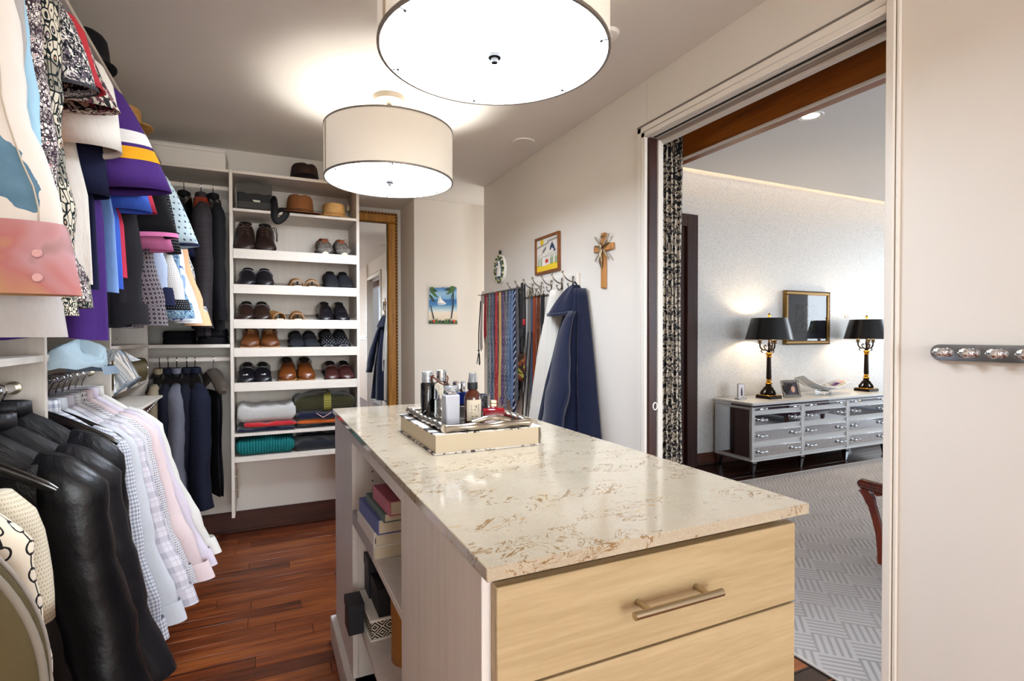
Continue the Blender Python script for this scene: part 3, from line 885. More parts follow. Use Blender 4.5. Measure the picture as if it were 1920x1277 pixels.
MB().lathe([(.0235, 0), (.0245, .002), (.0245, .070), (.021, .082), (.013, .091), (.0115, .097)], 32).build('body', amber, t)
MB().grid(lambda i, j: (.0249 * cos(-2.9 + i * .11), .0249 * sin(-2.9 + i * .11), .006 + .060 * j), 27, 2).build('paper_label', plain('cream_label', '#dccfb8', 0.7), t)
MB().lathe([(.0145, .094), (.0148, .096), (.0148, .113), (.014, .114)], 26).build('collar', M['matblack'], t)
MB().lathe([(.0085, .114), (.0085, .134), (.006, .138), (0, .138)], 20).build('sprayer', plain('grey_sprayer', '#59595f', 0.35), t)
MB().lathe([(.0128, .1145), (.0128, .118), (.0100, .1405), (.0092, .1420), (0, .1422)], 26, cap=False).build('cap', clearcap, t)
for k, (tx_, sz, zz) in enumerate((('ning', .0105, .046), ('low', .0095, .036), ('ry', .0095, .027))):
    a0 = -2.35
    text('label_lettering', tx_, sz, ink, t, (.0253 * cos(a0), .0253 * sin(a0), zz), (radians(90), 0, a0 + pi / 2 + .25))
gl = MB()
for zz, ws in ((.019, (.006, .007)), (.012, (.006, .011)), (.0085, (.004,))):
    a = -2.3
    for w in ws:
        gl.box(-w / 2, w / 2, -.0003, .0003, -.0008, .0008, .0001).xf(Matrix.Translation((.0252 * cos(a + w * 20), .0252 * sin(a + w * 20), zz)) @ Matrix.Rotation(a + w * 20 + pi / 2, 4, 'Z'), len(gl.v) - 24)
        a += w * 40 + .22
gl.build('fine_print', ink, t)
vt = MB()
for k in range(6):
    a = -1.45; vt.box(-.0011, .0011, -.0003, .0003, -.0012, .0012, .0001).xf(Matrix.Translation((.0252 * cos(a), .0252 * sin(a), .034 + k * .0035)) @ Matrix.Rotation(a + pi / 2, 4, 'Z'), len(vt.v) - 24)
vt.build('side_print', ink, t)
cupm = floral('speckled_stone', '#2b2b2f', '#5a5a5e', '#17171a', 90.0)
t = thing('cup', 'dark grey speckled stone cup behind the amber bottle', 'cup', (.628, 1.575, ZI))
MB().lathe([(.0195, 0), (.0215, .003), (.0225, .060), (.0205, .062), (.019, .058), (.018, .008), (0, .006)], 30).build('body', cupm, t)
t = BT('flat red glass bottle with a gold cap, far side of the tray', .640, 1.500, -.2)
B(-.034, .034, -.016, .016, 0, .026, .004).build('body', redglass, t)
B(-.012, .012, -.009, .009, .026, .031, .002).build('collar', redglass, t)
MB().box(-.009, .009, -.007, .007, .031, .041, .0015).box(-.009, .009, -.007, .007, .0415, .051, .0015).build('cap', plain('pale_gold', '#b7a27a', 0.3, 0.5), t)
t = thing('place_card', 'small cream folded card leaning beside the red bottle', 'card', (.652, 1.640, ZI), .3)
MB().add([(-.02, 0, 0), (.02, 0, 0), (0, .012, .038), (-.02, .024, 0), (.02, .024, 0)], [(0, 1, 2), (4, 3, 2), (1, 4, 2), (3, 0, 2), (0, 3, 4, 1)]).build('card', M['white'], t)
# ---------------------------------------------------------------- hangers and garments
hang_blk = plain('hanger_black_lacquer', '#100d0d', 0.16, coat=0.6)
def hanger_meshes(W=.225, drop=.115, thick=.006, hgt=.017, neck=0.0):
    hk = MB().tube([(.018 * cos(a), 0, .0165 + .0165 * sin(a) - .0165 + .0) for a in [radians(200 - k * 20) for k in range(13)]] + [(.004, 0, -.030), (.0, 0, -.045), (0, 0, -.078)], .0024, 7)
    P = []; R = []
    for k in range(25):
        t = -1 + 2 * k / 24.0; a = abs(t)
        P.append((W * t, -.012 * a * a, -.080 - drop * (a ** 1.25))); R.append(hgt * (.95 - .25 * a if a < .96 else .45) + neck * max(0, 1 - a / .28))
    br = MB().tube(P, R, 10, flat=thick / hgt * 2.0, up=(0, 0, 1))
    return hk.mesh('hook'), br.mesh('shoulder_bar')
HM = hanger_meshes(); HM[0].materials.append(M['chrome']); HM[1].materials.append(hang_blk)
hang_red = wood('red_cedar_hanger', '#7c2010', '#a8341c', '#bf4a2a', 'z', 1.0, 0.35, rnd=False)
HMW = hanger_meshes(.215, .10, .022, .030)
HMW[0].materials.append(M['chrome'])
HMS = hanger_meshes(.20, .115, .004, .007, .020)
HMS[1].materials.append(hang_blk)
def hanger(label, loc, rz=0.0, grp=None, wide=None):
    t = thing('clothes_hanger', label, 'hanger', loc, rz, grp)
    o = bpy.data.objects.new('hook', HM[0]); C.objects.link(o); o.parent = t
    if wide is None: me = HMS[1] if 'inside' in label else HM[1]
    else:
        me = HMW[1].copy(); me.materials.append(wide)
    o = bpy.data.objects.new('shoulder_bar', me); C.objects.link(o); o.parent = t
    return t

def garment(name, label, cat, loc, rz, body, W=.215, hem=.235, T=.034, Ln=.80, top=.075, drop=.11, sleeve='long', Ls=.62, out=.10,
            smat=None, cuff=None, collar=None, grp=None, seed=1, sw=.070, st=.034, lining=None, cuffh=.06, buttons=None, fold=.008, lean=0.0, sq=1.0):
    r = random.Random(seed)
    t = thing(name, label, cat, loc, rz, grp)
    smat = smat or body; collar = collar or body; cuff = cuff or smat
    p1, p2, p3 = r.random() * 6, r.random() * 6, r.random() * 6
    l1, l2 = .075 + r.random() * .05, .16 + r.random() * .06
    NU, NV = 44, 22
    zs = [0, .012, .03, .05, .075, .10, .13, .17] + [.17 + (Ln - .17) * (k + 1) / (NV - 8) for k in range(NV - 8)]
    def hw(d):
        if d < .13: return .052 + (W - .052) * min(1.0, (d / .13)) ** 0.8
        return W - .018 * sin(min(1, (d - .13) / .35) * pi) + (hem - W) * ((d - .13) / (Ln - .13)) ** 1.2
    def ht(d): return T * (.45 + .55 * min(1, d / .16)) * (1 - .15 * d / Ln)
    def bf(i, j):
        d = zs[j]; a = 2 * pi * i / NU; c, s_ = cos(a), sin(a)
        w, h = hw(d), ht(d)
        x = w * math.copysign(abs(c) ** .75, c); yy = h * math.copysign(abs(s_) ** .9, s_)
        A = fold * min(1.4, d / .35)
        yy += A * (sin(x / l1 * 6.28 / 1.0 + p1 + d * 2) + .8 * sin(x / l2 * 6.28 + p2 - d * 3))
        dz = drop * max(0, min(1, (abs(x) - .05) / (W - .05))) * max(0, 1 - d / .13) if d < .13 else 0
        return (x + lean * d, yy * sq, -top - d * (1 if d >= .13 else drop / .13 * 1.0) - (0 if d < .13 else drop - .13) + .006 * sin(x * 23 + p3) * (d / Ln))
    b = MB().grid(bf, NU, NV, True, lambda i, j: (i / NU * 4 * hem, -zs[j]), True, False)
    b.build('body', body, t, sharp=0)
    # collar
    cr = .050; ch = .034
    cb = MB().grid(lambda i, j: ((cr + (.006, .010, .020, .022, .012)[j]) * cos(2 * pi * i / 20), (.022 + (.0, .004, .010, .012, .002)[j]) * sin(2 * pi * i / 20), -top - .006 + (0, ch, ch * .9, -.008, -.012)[j]), 20, 5, True, lambda i, j: (i * .012, j * .02))
    cb.build('collar', collar, t, sharp=0)
    xs0 = W - .045
    if sleeve in ('long', 'jacket'):
        n = 18
        for sg in (1, -1):
            q1, q2, q3 = r.random() * 6, r.random() * 6, r.random() * 6
            o_ = out if sg > 0 else .03
            def sf(i, j):
                s_ = j / (n - 1.0); a = 2 * pi * i / 22
                aw = sw * (.35 + .65 * min(1, s_ / .10) ** .6) * (1 - .26 * s_)
                bw = st * (.40 + .60 * min(1, s_ / .10) ** .6) * (1 - .12 * s_)
                wr = 1 + .035 * sin(s_ * 21 + a * 2 + q1) * s_ + .03 * sin(s_ * 37 - a + q2) + .05 * sin(3 * a + q3 + s_ * 4)
                cx = xs0 + .020 + o_ * (s_ ** 1.15) - .010 * sin(s_ * 3.1)
                return (sg * (cx + aw * cos(a) * wr + .008 * sin(s_ * 13 + q1) * s_) + lean * s_ * Ls, bw * sin(a) * wr + .007 * sin(s_ * 9 + q2) * s_, -top - drop * .62 + .012 * cos(a) * (s_ < .1) * -1 - Ls * s_ + .004 * sin(a * 2 + q1) * s_)
            m = MB().grid(sf, 22, n, True, lambda i, j: (i * 2 * pi * .055 / 22, -j / (n - 1.0) * Ls), True, False)
            m.build('sleeve', smat, t, sharp=0)
            if sleeve == 'long':
                zc = -top - drop * .62 - Ls
                cx = xs0 + .020 + o_ + .004
                ca, cbw = sw * .80, st * .98
                prof = [(1.0, .012), (1.04, 0), (1.06, -cuffh), (.94, -cuffh), (.92, -.004)]
                k = MB().grid(lambda i, j: (sg * (cx + o_ * .10 * (-prof[j][1] / .06)) + sg * ca * prof[j][0] * cos(2 * pi * i / 24) + lean * Ls, cbw * prof[j][0] * sin(2 * pi * i / 24), zc + .004 + prof[j][1]), 24, 5, True, lambda i, j: (i * 2 * pi * .055 / 24, prof[j][1]))
                cf = k.build('cuff', cuff, t, sharp=.9)
                if buttons and sg > 0:
                    for bx in (.35, .72):
                        MB().lathe([(.0, .003), (.006, .003), (.0075, .0015), (.0075, 0)], 14, cap=False).xf(Matrix.Translation((cx + ca * .55, -cbw * 1.0 - .001, zc - cuffh * bx)) @ Matrix.Rotation(radians(90), 4, 'X')).build('snap_button', buttons, cf)
            else:
                zc = -top - drop * .62 - Ls; cx = xs0 + .020 + o_
                bt = MB()
                for kk in range(4): bt.ball((sg * (cx - .01) , -st * .86 - .002, zc + .03 + kk * .022), (.007, .004, .007), 8, 6)
                bt.build('cuff_buttons', M['matblack'], t)
    elif sleeve == 'short':
        n = 9
        for sg in (1, -1):
            q1, q2 = r.random() * 6, r.random() * 6
            o_ = out if sg > 0 else .05
            ln = Ls
            def sf(i, j):
                s_ = min(1.0, j / (n - 3.0)); a = 2 * pi * i / 26
                inner = (0, 0.012, .05)[max(0, j - (n - 3))]
                k_ = 1.0 if j <= n - 3 else .93
                aw = (sw + .004) * (.35 + .65 * min(1, s_ / .22) ** .7) * (1 + .16 * s_) * k_
                bw = (st + .004) * (.4 + .6 * min(1, s_ / .22) ** .7) * (1 + .22 * s_) * k_
                wr = 1 + .06 * sin(2 * a + q1 + s_ * 5) + .05 * sin(3 * a + q2)
                sp_ = s_ - inner
                cx = xs0 + .015 + o_ * sp_ ** 1.1; cz = -top - drop * .62 - ln * sp_
                return (sg * (cx + aw * cos(a) * wr), bw * sin(a) * wr, cz + .25 * aw * cos(a) * (o_ / max(.1, ln)))
            m = MB().grid(sf, 26, n, True, lambda i, j: (i * 2 * pi * .065 / 26, -j / (n - 1.0) * ln), True, False)
            so = m.build('sleeve', smat, t, sharp=0)
            if cuff is not smat:
                def cf_(i, j):
                    q = [sf(i, n - 4), sf(i, n - 3)]; a = 2 * pi * i / 26
                    t_ = (.80, 1.03)[j]
                    p = [q[0][m_] + (q[1][m_] - q[0][m_]) * t_ for m_ in range(3)]
                    return (p[0] + sg * .004 * cos(a), p[1] + .004 * sin(a), p[2])
                MB().grid(cf_, 26, 2, True).build('cuff', cuff, t, sharp=0)
    return t

RX = -.64
# ---- prints and plain cloths
K = {}
def western():
    g = G('white_western_twill'); u, v, uv = g.uv()
    n = g.noise(uv, 26.0, 3.0, 0.5, 0.4)
    du = (u - .282) / .030; dv = (v + .50) / .062
    st = ((du * du + dv * dv).sqrt() + (n - .5) * 1.3) < 0.85
    c = g.mix(g.noise(uv, 4.0, 3.0), L('#c9c0b5'), L('#dbd3c9'))
    c = g.mix(st, c, g.mix(g.noise(uv, 20.0, 3.0), L('#2f4f63'), L('#6f93a8')))
    g.bump(g.noise(g.vec(u * 1.5, v * .7, 0.0), 12.0, 3.0), 0.005, 0.7)
    return g.fin(c, 0.8, 0.0, 0.25)
K['western'] = western()
def wcuff():
    g = G('watercolour_cuff'); u, v, uv = g.uv()
    n = g.noise(uv, 9.0, 2.0, 0.5, 0.6)
    c = g.ramp(n + (v * 2.5), [(0.0, L('#a88c58')), (0.24, L('#b08560')), (0.38, L('#a96a66')), (0.56, L('#b08486')), (0.68, L('#55523f'))])
    return g.fin(c, 0.75, 0.0, 0.25)
K['wcuff'] = wcuff()
K['greylinen'] = cloth('grey_linen', '#a9a4a0'); K['ltblue'] = cloth('light_blue_cotton', '#9ec3d6')
K['beads'] = tribal('beaded_print', 120, 95, ['#e9dfd6', '#3a2a33', '#c26a5a', '#a43b5c', '#6e8f8a'], .40, None, 2.0)
K['beads2'] = tribal('dark_beaded_print', 120, 100, ['#d4cdb8', '#15181a', '#56707a', '#7c8f57', '#a8513a'], .30, None, 7.0)
K['orna'] = tribal('ornamental_print', 95, 40, ['#cfc6b2', '#121a1c', '#3d5a60', '#a8603c', '#8d6a8a'], .22, None, 4.0)
K['bw'] = floral('black_white_ikat', '#e3e0da', '#1a1d24', '#5d5560', 120.0, .48)
K['blackdot'] = dots('black_pin_dots', '#0e0e14', '#b9b9c0', .009, .16)
K['red'] = cloth('red_cotton', '#b0303a'); K['floral'] = floral('cream_floral', '#d8cfbf', '#2b2a2c', '#7b4a56', 60.0, .5)
K['orange'] = cloth('orange_cotton', '#e08a45'); K['linen'] = cloth('white_linen', '#e0dbd2', crease=.006); K['navy'] = cloth('navy_cotton', '#171a36')
K['purple'] = cloth('purple_jersey', '#44276f'); K['white'] = cloth('white_cotton', '#e6e4e2'); K['gold'] = cloth('gold_cotton', '#e2a01e')
K['indigo'] = cloth('violet_cotton', '#3b2a80')
K['sky'] = cloth('sky_blue_cotton', '#7fa4dc'); K['royal'] = cloth('royal_blue_cotton', '#3c5fc0'); K['crimson'] = cloth('crimson_cotton', '#c0304a')
K['char'] = cloth('charcoal_cotton', '#242226'); K['black'] = cloth('black_cotton', '#131215'); K['pink'] = cloth('pink_cotton', '#e07fb4')
K['diam'] = diamond('diamond_lattice_print', '#3b343c', '#a9a1a4', .0165); K['paleblue'] = cloth('pale_blue_cotton', '#a9b6cf')
K['pdot'] = dots('white_pin_dots', '#dedbd6', '#55535a', .0075, .2); K['skydot'] = dots('pale_polka_dots', '#c3d6de', '#3a4a63', .020, .17)
K['denim'] = floral('blue_chambray_print', '#7ea0b8', '#38597c', '#a9c0cc', 70.0, .52); K['peach'] = cloth('peach_cotton', '#e6b58c')
K['bluewash'] = floral('blue_wash_print', '#d5dbe6', '#4a62a8', '#8fa6cf', 9.0, .60)
K['sketch'] = floral('sketchy_black_white', '#d6d4d0', '#3a3c40', '#8f9496', 45.0, .54)
gA = 'shirts on the upper rod'
UP = [ # y, label, kwargs
 (1.13, 'white western shirt with a blue watercolour blot and pink watercolour cuff', 'western', dict(cuff=K['wcuff'], Ls=.585, cuffh=.105, buttons=plain('snap_pearl', '#c99a98', .2, .3), out=.085, sw=.085)),
 (1.20, 'crumpled grey linen shirt, longest of the upper row', 'greylinen', dict(Ls=.70, Ln=.84, out=.06, sw=.08)),
 (1.255, 'light blue long sleeved shirt behind the watercolour cuff', 'ltblue', dict(Ls=.66, out=.07, cuff=K['beads2'])),
 (1.31, 'shirt with a small red and white beaded print', 'beads', dict(Ls=.63, out=.075)),
 (1.385, 'shirt with a big black and cream ornamental print', 'orna', dict(Ls=.64, out=.055, sw=.08, st=.045)),
 (1.47, 'black and white speckled shirt with short black lined sleeves', 'bw', dict(sleeve='short', Ls=.22, out=.05, sw=.062, cuff=K['blackdot'])),
 (1.535, 'plain red short sleeved shirt', 'red', dict(sleeve='short', Ls=.19, out=.05)),
 (1.60, 'cream shirt with a dark floral print and short sleeves', 'floral', dict(sleeve='short', Ls=.21, out=.065, sw=.06)),
 (1.665, 'orange shirt whose cuff shows below the row', 'orange', dict(Ls=.665, out=-.02, sw=.045, W=.175, hem=.19)),
 (1.75, 'white linen shirt with rolled short sleeves', 'linen', dict(sleeve='short', Ls=.27, out=.03, sw=.080, st=.05)),
 (1.83, 'dark navy polo shirt', 'navy', dict(sleeve='short', Ls=.37, out=.0, sw=.06)),
 (1.91, 'purple sports jersey with white and gold sleeve stripes', 'purple', dict(sleeve='short', Ls=.33, out=.105, sw=.082, st=.045, Ln=.86)),
 (2.055, 'sky blue short sleeved shirt', 'sky', dict(sleeve='short', Ls=.30, out=.04)),
 (2.112, 'royal blue short sleeved shirt', 'royal', dict(sleeve='short', Ls=.35, out=.045, Ln=.70)),
 (2.165, 'crimson short sleeved shirt', 'crimson', dict(sleeve='short', Ls=.34, out=.05, Ln=.66)),
 (2.235, 'charcoal long shirt reaching down to the shelf', 'char', dict(Ls=.66, out=.03, Ln=.82)),
 (2.31, 'black polo shirt with pink lined sleeves', 'black', dict(sleeve='short', Ls=.40, out=.09, cuff=K['pink'])),
 (2.375, 'bright pink short sleeved shirt', 'pink', dict(sleeve='short', Ls=.44, out=.075)),
 (2.44, 'grey shirt with a diamond lattice print', 'diam', dict(Ls=.66, out=.055, Ln=.82)),
 (2.515, 'pale blue shirt with a navy turned cuff', 'paleblue', dict(Ls=.58, out=.07, cuff=K['navy'])),
 (2.585, 'black shirt with white pin dots', 'blackdot', dict(sleeve='short', Ls=.42, out=.075, Ln=.80)),
 (2.655, 'white shirt with tiny grey dots', 'pdot', dict(Ls=.62, out=.11, cuff=K['blackdot'], cuffh=.03)),
 (2.805, 'pale shirt with blue polka dots and a navy sleeve band', 'skydot', dict(sleeve='short', Ls=.36, out=.115, cuff=K['navy'])),
 (2.865, 'blue chambray print shirt', 'denim', dict(Ls=.62, out=.10)),
 (2.94, 'white shirt with blue watery blots', 'bluewash', dict(Ls=.63, out=.10)),
 (3.02, 'plain white long sleeved shirt on the upper rod', 'white', dict(Ls=.64, out=.115)),
 (3.115, 'peach long sleeved shirt', 'peach', dict(Ls=.65, out=.145)),
 (3.22, 'white shirt with a sketchy black print', 'sketch', dict(Ls=.62, out=.13)),
 (3.32, 'dark navy short sleeved shirt at the far end of the upper row', 'navy', dict(sleeve='short', Ls=.34, out=.06)),
]
for k, (y, lab, mk, kw) in enumerate(UP):
    kw.setdefault('Ln', .72); kw.setdefault('T', .030)
    g_ = garment('shirt', lab, 'shirt', (RX, y, 2.15), 0, K[mk], top=.065, drop=.085, grp=gA, seed=100 + k, **kw)
    hanger('black hanger inside the ' + (lab if len(lab.split()) < 12 else ' '.join(lab.split()[:11])), (RX, y, 2.15), 0, 'hangers inside the upper shirts')
    if mk == 'western':
        so = [c for c in g_.children if c.name.startswith('sleeve')][0]
        V = so.data.vertices
        sm_ = plain('seam_thread', '#b5a793', .8)
        for col in (19,):
            MB().tube([V[j * 22 + col].co + Vector((0, -.0008, 0)) for j in range(3, 18)], .0013, 5).build('seam', sm_, g_, sharp=0)
        yk = MB().tube([V[17 * 22 + i].co + Vector((0, -.003, .006)) for i in range(12, 22)], .0014, 5)
        yk.build('seam', sm_, g_, sharp=0)
    if mk == 'purple':
        so = [c for c in g_.children if c.name.startswith('sleeve')][0]
        me = so.data
        def band(s0, s1, mt, nm):
            bq = MB(); n = 9; NU = 26
            V = [v.co.copy() for v in me.vertices]
            def q(i, j):
                s_ = (s0, s1)[j] * (n - 3.0); a = int(s_); f_ = s_ - a
                p = V[a * NU + i].lerp(V[min(a + 1, n - 1) * NU + i], f_)
                c = sum((V[a * NU + m_] for m_ in range(NU)), Vector()) / NU
                return p + (p - c).normalized() * .0022
            bq.grid(q, NU, 2, True); bq.build('sleeve_stripe', mt, g_, nm, sharp=0)
        band(.50, .61, K['white'], 'white sleeve stripe'); band(.64, .75, K['gold'], 'gold sleeve stripe')

# ---- lower rod, near bay
olive = cloth('olive_canvas', '#54482d', 0.8, .1)
bagm = thing('garment_bag', 'olive canvas garment bag hanging closest to the camera', 'garment bag', (RX, 1.12, 1.13))
def gbf(i, j):
    s_ = j / 39.0; a = 2 * pi * i / 40
    d = .0 + 1.02 * s_
    w = .06 + .24 * (1 - (1 - min(1, d / .36)) ** 2.2)
    h = .05 * min(1, .25 + d / .2)
    return (w * math.copysign(abs(cos(a)) ** .6, cos(a)) + .02, h * sin(a) * (1 + .08 * sin(a * 3 + d * 7)) + .006 * sin(d * 15), -.06 - d)
MB().grid(gbf, 40, 40, True, lambda i, j: (i * .03, j * .07), True, True).build('shell', olive, bagm, sharp=0)
pp = [Vector(gbf(0, j)) + Vector((.002, 0, 0)) for j in range(1, 40)]
MB().tube([(p.x, p.y - .03, p.z) for p in pp], .006, 8).build('piping', cloth('taupe_piping', '#7d7468'), bagm, sharp=0)
MB().tube([(p.x - .012, p.y + .03, p.z) for p in pp], .005, 8).build('piping', cloth('grey_piping', '#9a9187'), bagm, sharp=0)
hanger('black hanger inside the olive garment bag', (RX, 1.12, 1.13), 0)
def chain():
    g = G('chain_print_cream'); u, v, uv = g.uv()
    fx = (u / .045).fract() - .5; row = (v / .05 + g.noise(uv, 3.0) * .3)
    fy = row.fract() - .5
    a = (fx * fx * 9.0 + fy * fy * 9.0).sqrt()
    ring = (a - .75).abs() < .12
    lnk = (fx.abs() < .05) * (fy.abs() > .18)
    m = g.noise(uv, 3.2, 1.0) > .45
    return g.fin(g.mix((ring.mx(lnk)) * m, L('#e3d5bf'), L('#1d1a1a')), .7, 0, .25)
K['chain'] = chain()
K['boucle'] = dots('cream_boucle', '#d8cdb6', '#b8aa8e', .006, .3)
K['shiny'] = cloth('black_coated_nylon', '#0f0e10', 0.36, .2, .45, crease=.005); K['nylon'] = cloth('grey_black_nylon', '#1c1a1d', 0.4, .15, .4, crease=.007)
K['puff'] = cloth('black_quilted', '#0e0d11', 0.45, .2, .4, crease=.012)
gB = 'clothes on the lower rod'
LOW = [
 (1.23, 'shirt', 'cream shirt with a black chain link print behind the garment bag', 'chain', dict(Ls=.62, out=.105, Ln=.80, sw=.07)),
 (1.33, 'sweater', 'cream boucle sweater peeking out behind the chain print shirt', 'boucle', dict(Ls=.26, out=.01, Ln=.62, sleeve='short', sw=.055, st=.045)),
 (1.64, 'jacket', 'shiny black jacket with a folded collar and a small white badge', 'shiny', dict(sleeve='jacket', Ls=.66, out=.13, Ln=.72, sw=.095, st=.06, T=.055, top=.07)),
 (1.78, 'jacket', 'dull grey black jacket behind the shiny black one', 'nylon', dict(sleeve='jacket', Ls=.66, out=.15, Ln=.78, sw=.09, st=.05, T=.045)),
 (1.88, 'jacket', 'black quilted jacket with a raised collar beside the divider panel', 'puff', dict(sleeve='jacket', Ls=.60, out=.08, Ln=.70, sw=.09, st=.045, T=.045, top=.055)),
]
for k, (y, nm, lab, mk, kw) in enumerate(LOW):
    g_ = garment(nm, lab, nm, (RX, y, 1.13), 0, K[mk], drop=kw.pop('drop', .115), seed=300 + k, grp=gB, **kw)
    hanger('black hanger inside the ' + ' '.join(lab.split()[:11]), (RX, y, 1.13), 0, 'hangers inside the lower clothes')
    if mk == 'shiny':
        MB().poly([(.258, -.066, -.745), (.285, -.066, -.735), (.292, -.066, -.718), (.286, -.066, -.716), (.280, -.066, -.728), (.262, -.066, -.736)], (0, -.002, 0)).build('badge', M['white'], g_, 'small white badge')
        cb = MB().grid(lambda i, j: (-.06 + .23 * i / 12, -.062 - .014 * sin(pi * j / 5) + .004 * sin(i * 1.7), -.10 - .06 * i / 12 - .02 * j - .012 * sin(i * .9 + j)), 13, 6)
        cb.build('folded_collar', K['shiny'], g_, sharp=0)
hanger('empty black hanger in front of the shiny black jacket', (RX, 1.50, 1.13), .05)
# ---- lower rod, far bay
K['ging'] = gingham('grey_white_gingham', '#e6e6e8', '#8d92a4', .013); K['palegrey'] = cloth('pale_grey_cotton', '#cfd1d6'); K['plaid'] = plaid('white_grey_plaid', '#dcd8dc', '#aaa4b0', '#c9b8c4', .055)
K['fine'] = dots('fine_grey_dots', '#dddadc', '#8e8a90', .0055, .22); K['palepink'] = cloth('pale_pink_cotton', '#e0cccb'); K['bdot'] = dots('white_with_black_dots', '#dcd8da', '#2d2a30', .0085, .24)
K['lav'] = cloth('pale_lavender_cotton', '#d6cbd6'); K['ivory'] = cloth('ivory_cotton', '#dedad2')
LOW2 = [
 (2.105, 'shirt with grey and white gingham check', 'ging', dict(Ls=.66, out=.10, Ln=.76)),
 (2.175, 'pale grey shirt behind the gingham one', 'palegrey', dict(Ls=.64, out=.14, Ln=.76)),
 (2.25, 'white shirt with a grey plaid', 'plaid', dict(Ls=.62, out=.16, sw=.078, Ln=.74)),
 (2.32, 'white shirt with fine grey dots', 'fine', dict(Ls=.60, out=.14)),
 (2.385, 'white shirt with small black dots', 'bdot', dict(Ls=.60, out=.15)),
 (2.455, 'pale pink long sleeved shirt', 'palepink', dict(Ls=.62, out=.195, sw=.078)),
 (2.535, 'pale lavender shirt on the lower rod', 'lav', dict(Ls=.60, out=.20, sw=.075)),
 (2.615, 'ivory shirt at the far end of the lower rod', 'ivory', dict(Ls=.58, out=.21, sw=.075)),
]
for k, (y, lab, mk, kw) in enumerate(LOW2):
    kw.setdefault('Ln', .74)
    garment('shirt', lab, 'shirt', (RX, y, 1.13), 0, K[mk], drop=.117, top=.077, W=.205, seed=400 + k, grp='pale shirts on the lower rod', **kw)
    hanger('black hanger inside the ' + lab, (RX, y, 1.13), 0, 'hangers inside the pale shirts')
hanger('empty black hanger beside the divider panel, first of three', (RX, 2.03, 1.13), -.02)
hanger('empty black hanger just before the gingham shirt', (RX, 2.07, 1.13), .02)
hanger('empty black hanger just behind the gingham shirt', (RX, 2.14, 1.13), 0)

# ---- suits on the back bay
K['khaki'] = dots('khaki_tweed', '#8f8069', '#75674f', .006, .28); K['navywool'] = cloth('navy_wool', '#10121f'); K['greywool'] = cloth('grey_sharkskin', '#62626c', .8, .1)
K['navycheck'] = plaid('navy_check', '#0f1120', '#15182a', '#1d2136', .03); K['blackwool'] = cloth('black_wool', '#100f13'); K['charcheck'] = plaid('charcoal_windowpane', '#2c292c', '#343034', '#40322f', .06)
gC = 'suit jackets on the back rods'
SU = [
 (-.528, 1.135, 'khaki tweed jacket beside the corner panel', 'khaki', dict(Ls=.60, out=.03), 0.0),
 (-.487, 1.135, 'navy jacket between the khaki and the grey one', 'navywool', dict(Ls=.66, out=.05, Ln=.84), 0.05),
 (-.445, 1.135, 'light grey sharkskin jacket', 'greywool', dict(Ls=.62, out=.09, Ln=.76, sw=.08, st=.05), 0.10),
 (-.395, 1.135, 'dark navy jacket hidden behind the checked one', 'navywool', dict(Ls=.58, out=.02), 0.05),
 (-.355, 1.135, 'navy checked jacket with sleeve buttons', 'navycheck', dict(Ls=.66, out=.11, Ln=.76, sw=.085, st=.055), 0.20),
 (-.40, 2.152, 'black jacket on the upper back rod beside the shirts', 'blackwool', dict(Ls=.62, out=.0, st=.035), 0.0),
 (-.315, 2.152, 'charcoal windowpane jacket on a red hanger', 'charcheck', dict(Ls=.70, out=.07, Ln=.84, sw=.085, st=.055), 0.12),
 (-.255, 2.152, 'black jacket beside the shoe cabinet', 'blackwool', dict(Ls=.66, out=.05, st=.04, Ln=.80), 0.18),
]
for k, (x, z, lab, mk, kw, rz) in enumerate(SU):
    kw.setdefault('st', .042); kw.setdefault('Ln', .76)
    garment('suit_jacket', lab, 'jacket', (x, 3.622, z), -pi / 2 + rz, K[mk], sleeve='jacket', T=.036, drop=.10, top=.072, seed=500 + k, grp=gC, **kw)
    if 'red hanger' in lab: hanger('red cedar hanger inside the charcoal windowpane jacket', (x, 3.622, z), -pi / 2 + rz, None, hang_red)
    else: hanger('dark hanger inside the ' + lab.split(' beside')[0].split(' between')[0].split(' hidden')[0].split(' with')[0].split(' on the')[0] + (' by the cabinet' if 'shoe' in lab else ''), (x, 3.622, z), -pi / 2 + rz, 'hangers inside the suit jackets', M['black'])
taupe = plain('taupe_hanger', '#4a4039', 0.35)
hanger('wide taupe suit hanger with bare shoulders, hung beside the shoe cabinet', (-.262, 3.622, 1.135), -pi / 2 + .35, None, taupe)
tro = thing('trousers', 'black trousers hanging from the wide taupe hanger', 'trousers', (-.262, 3.622, 1.135), -pi / 2 + .35)
for sx in (-.004, .012):
    MB().grid(lambda i, j: (.0 + (.085 + .02 * j / 11) * cos(2 * pi * i / 20) + .02, .010 * sin(2 * pi * i / 20) + sx + .004 * sin(j * .8 + i * .3), -.195 - .60 * j / 11), 20, 12, True, None, True, True).build('leg', K['blackwool'], tro, sharp=0)
MB().tube([(-.12, .004, -.190), (.14, .004, -.190)], .006, 8).build('trouser_bar', M['chrome'], tro)
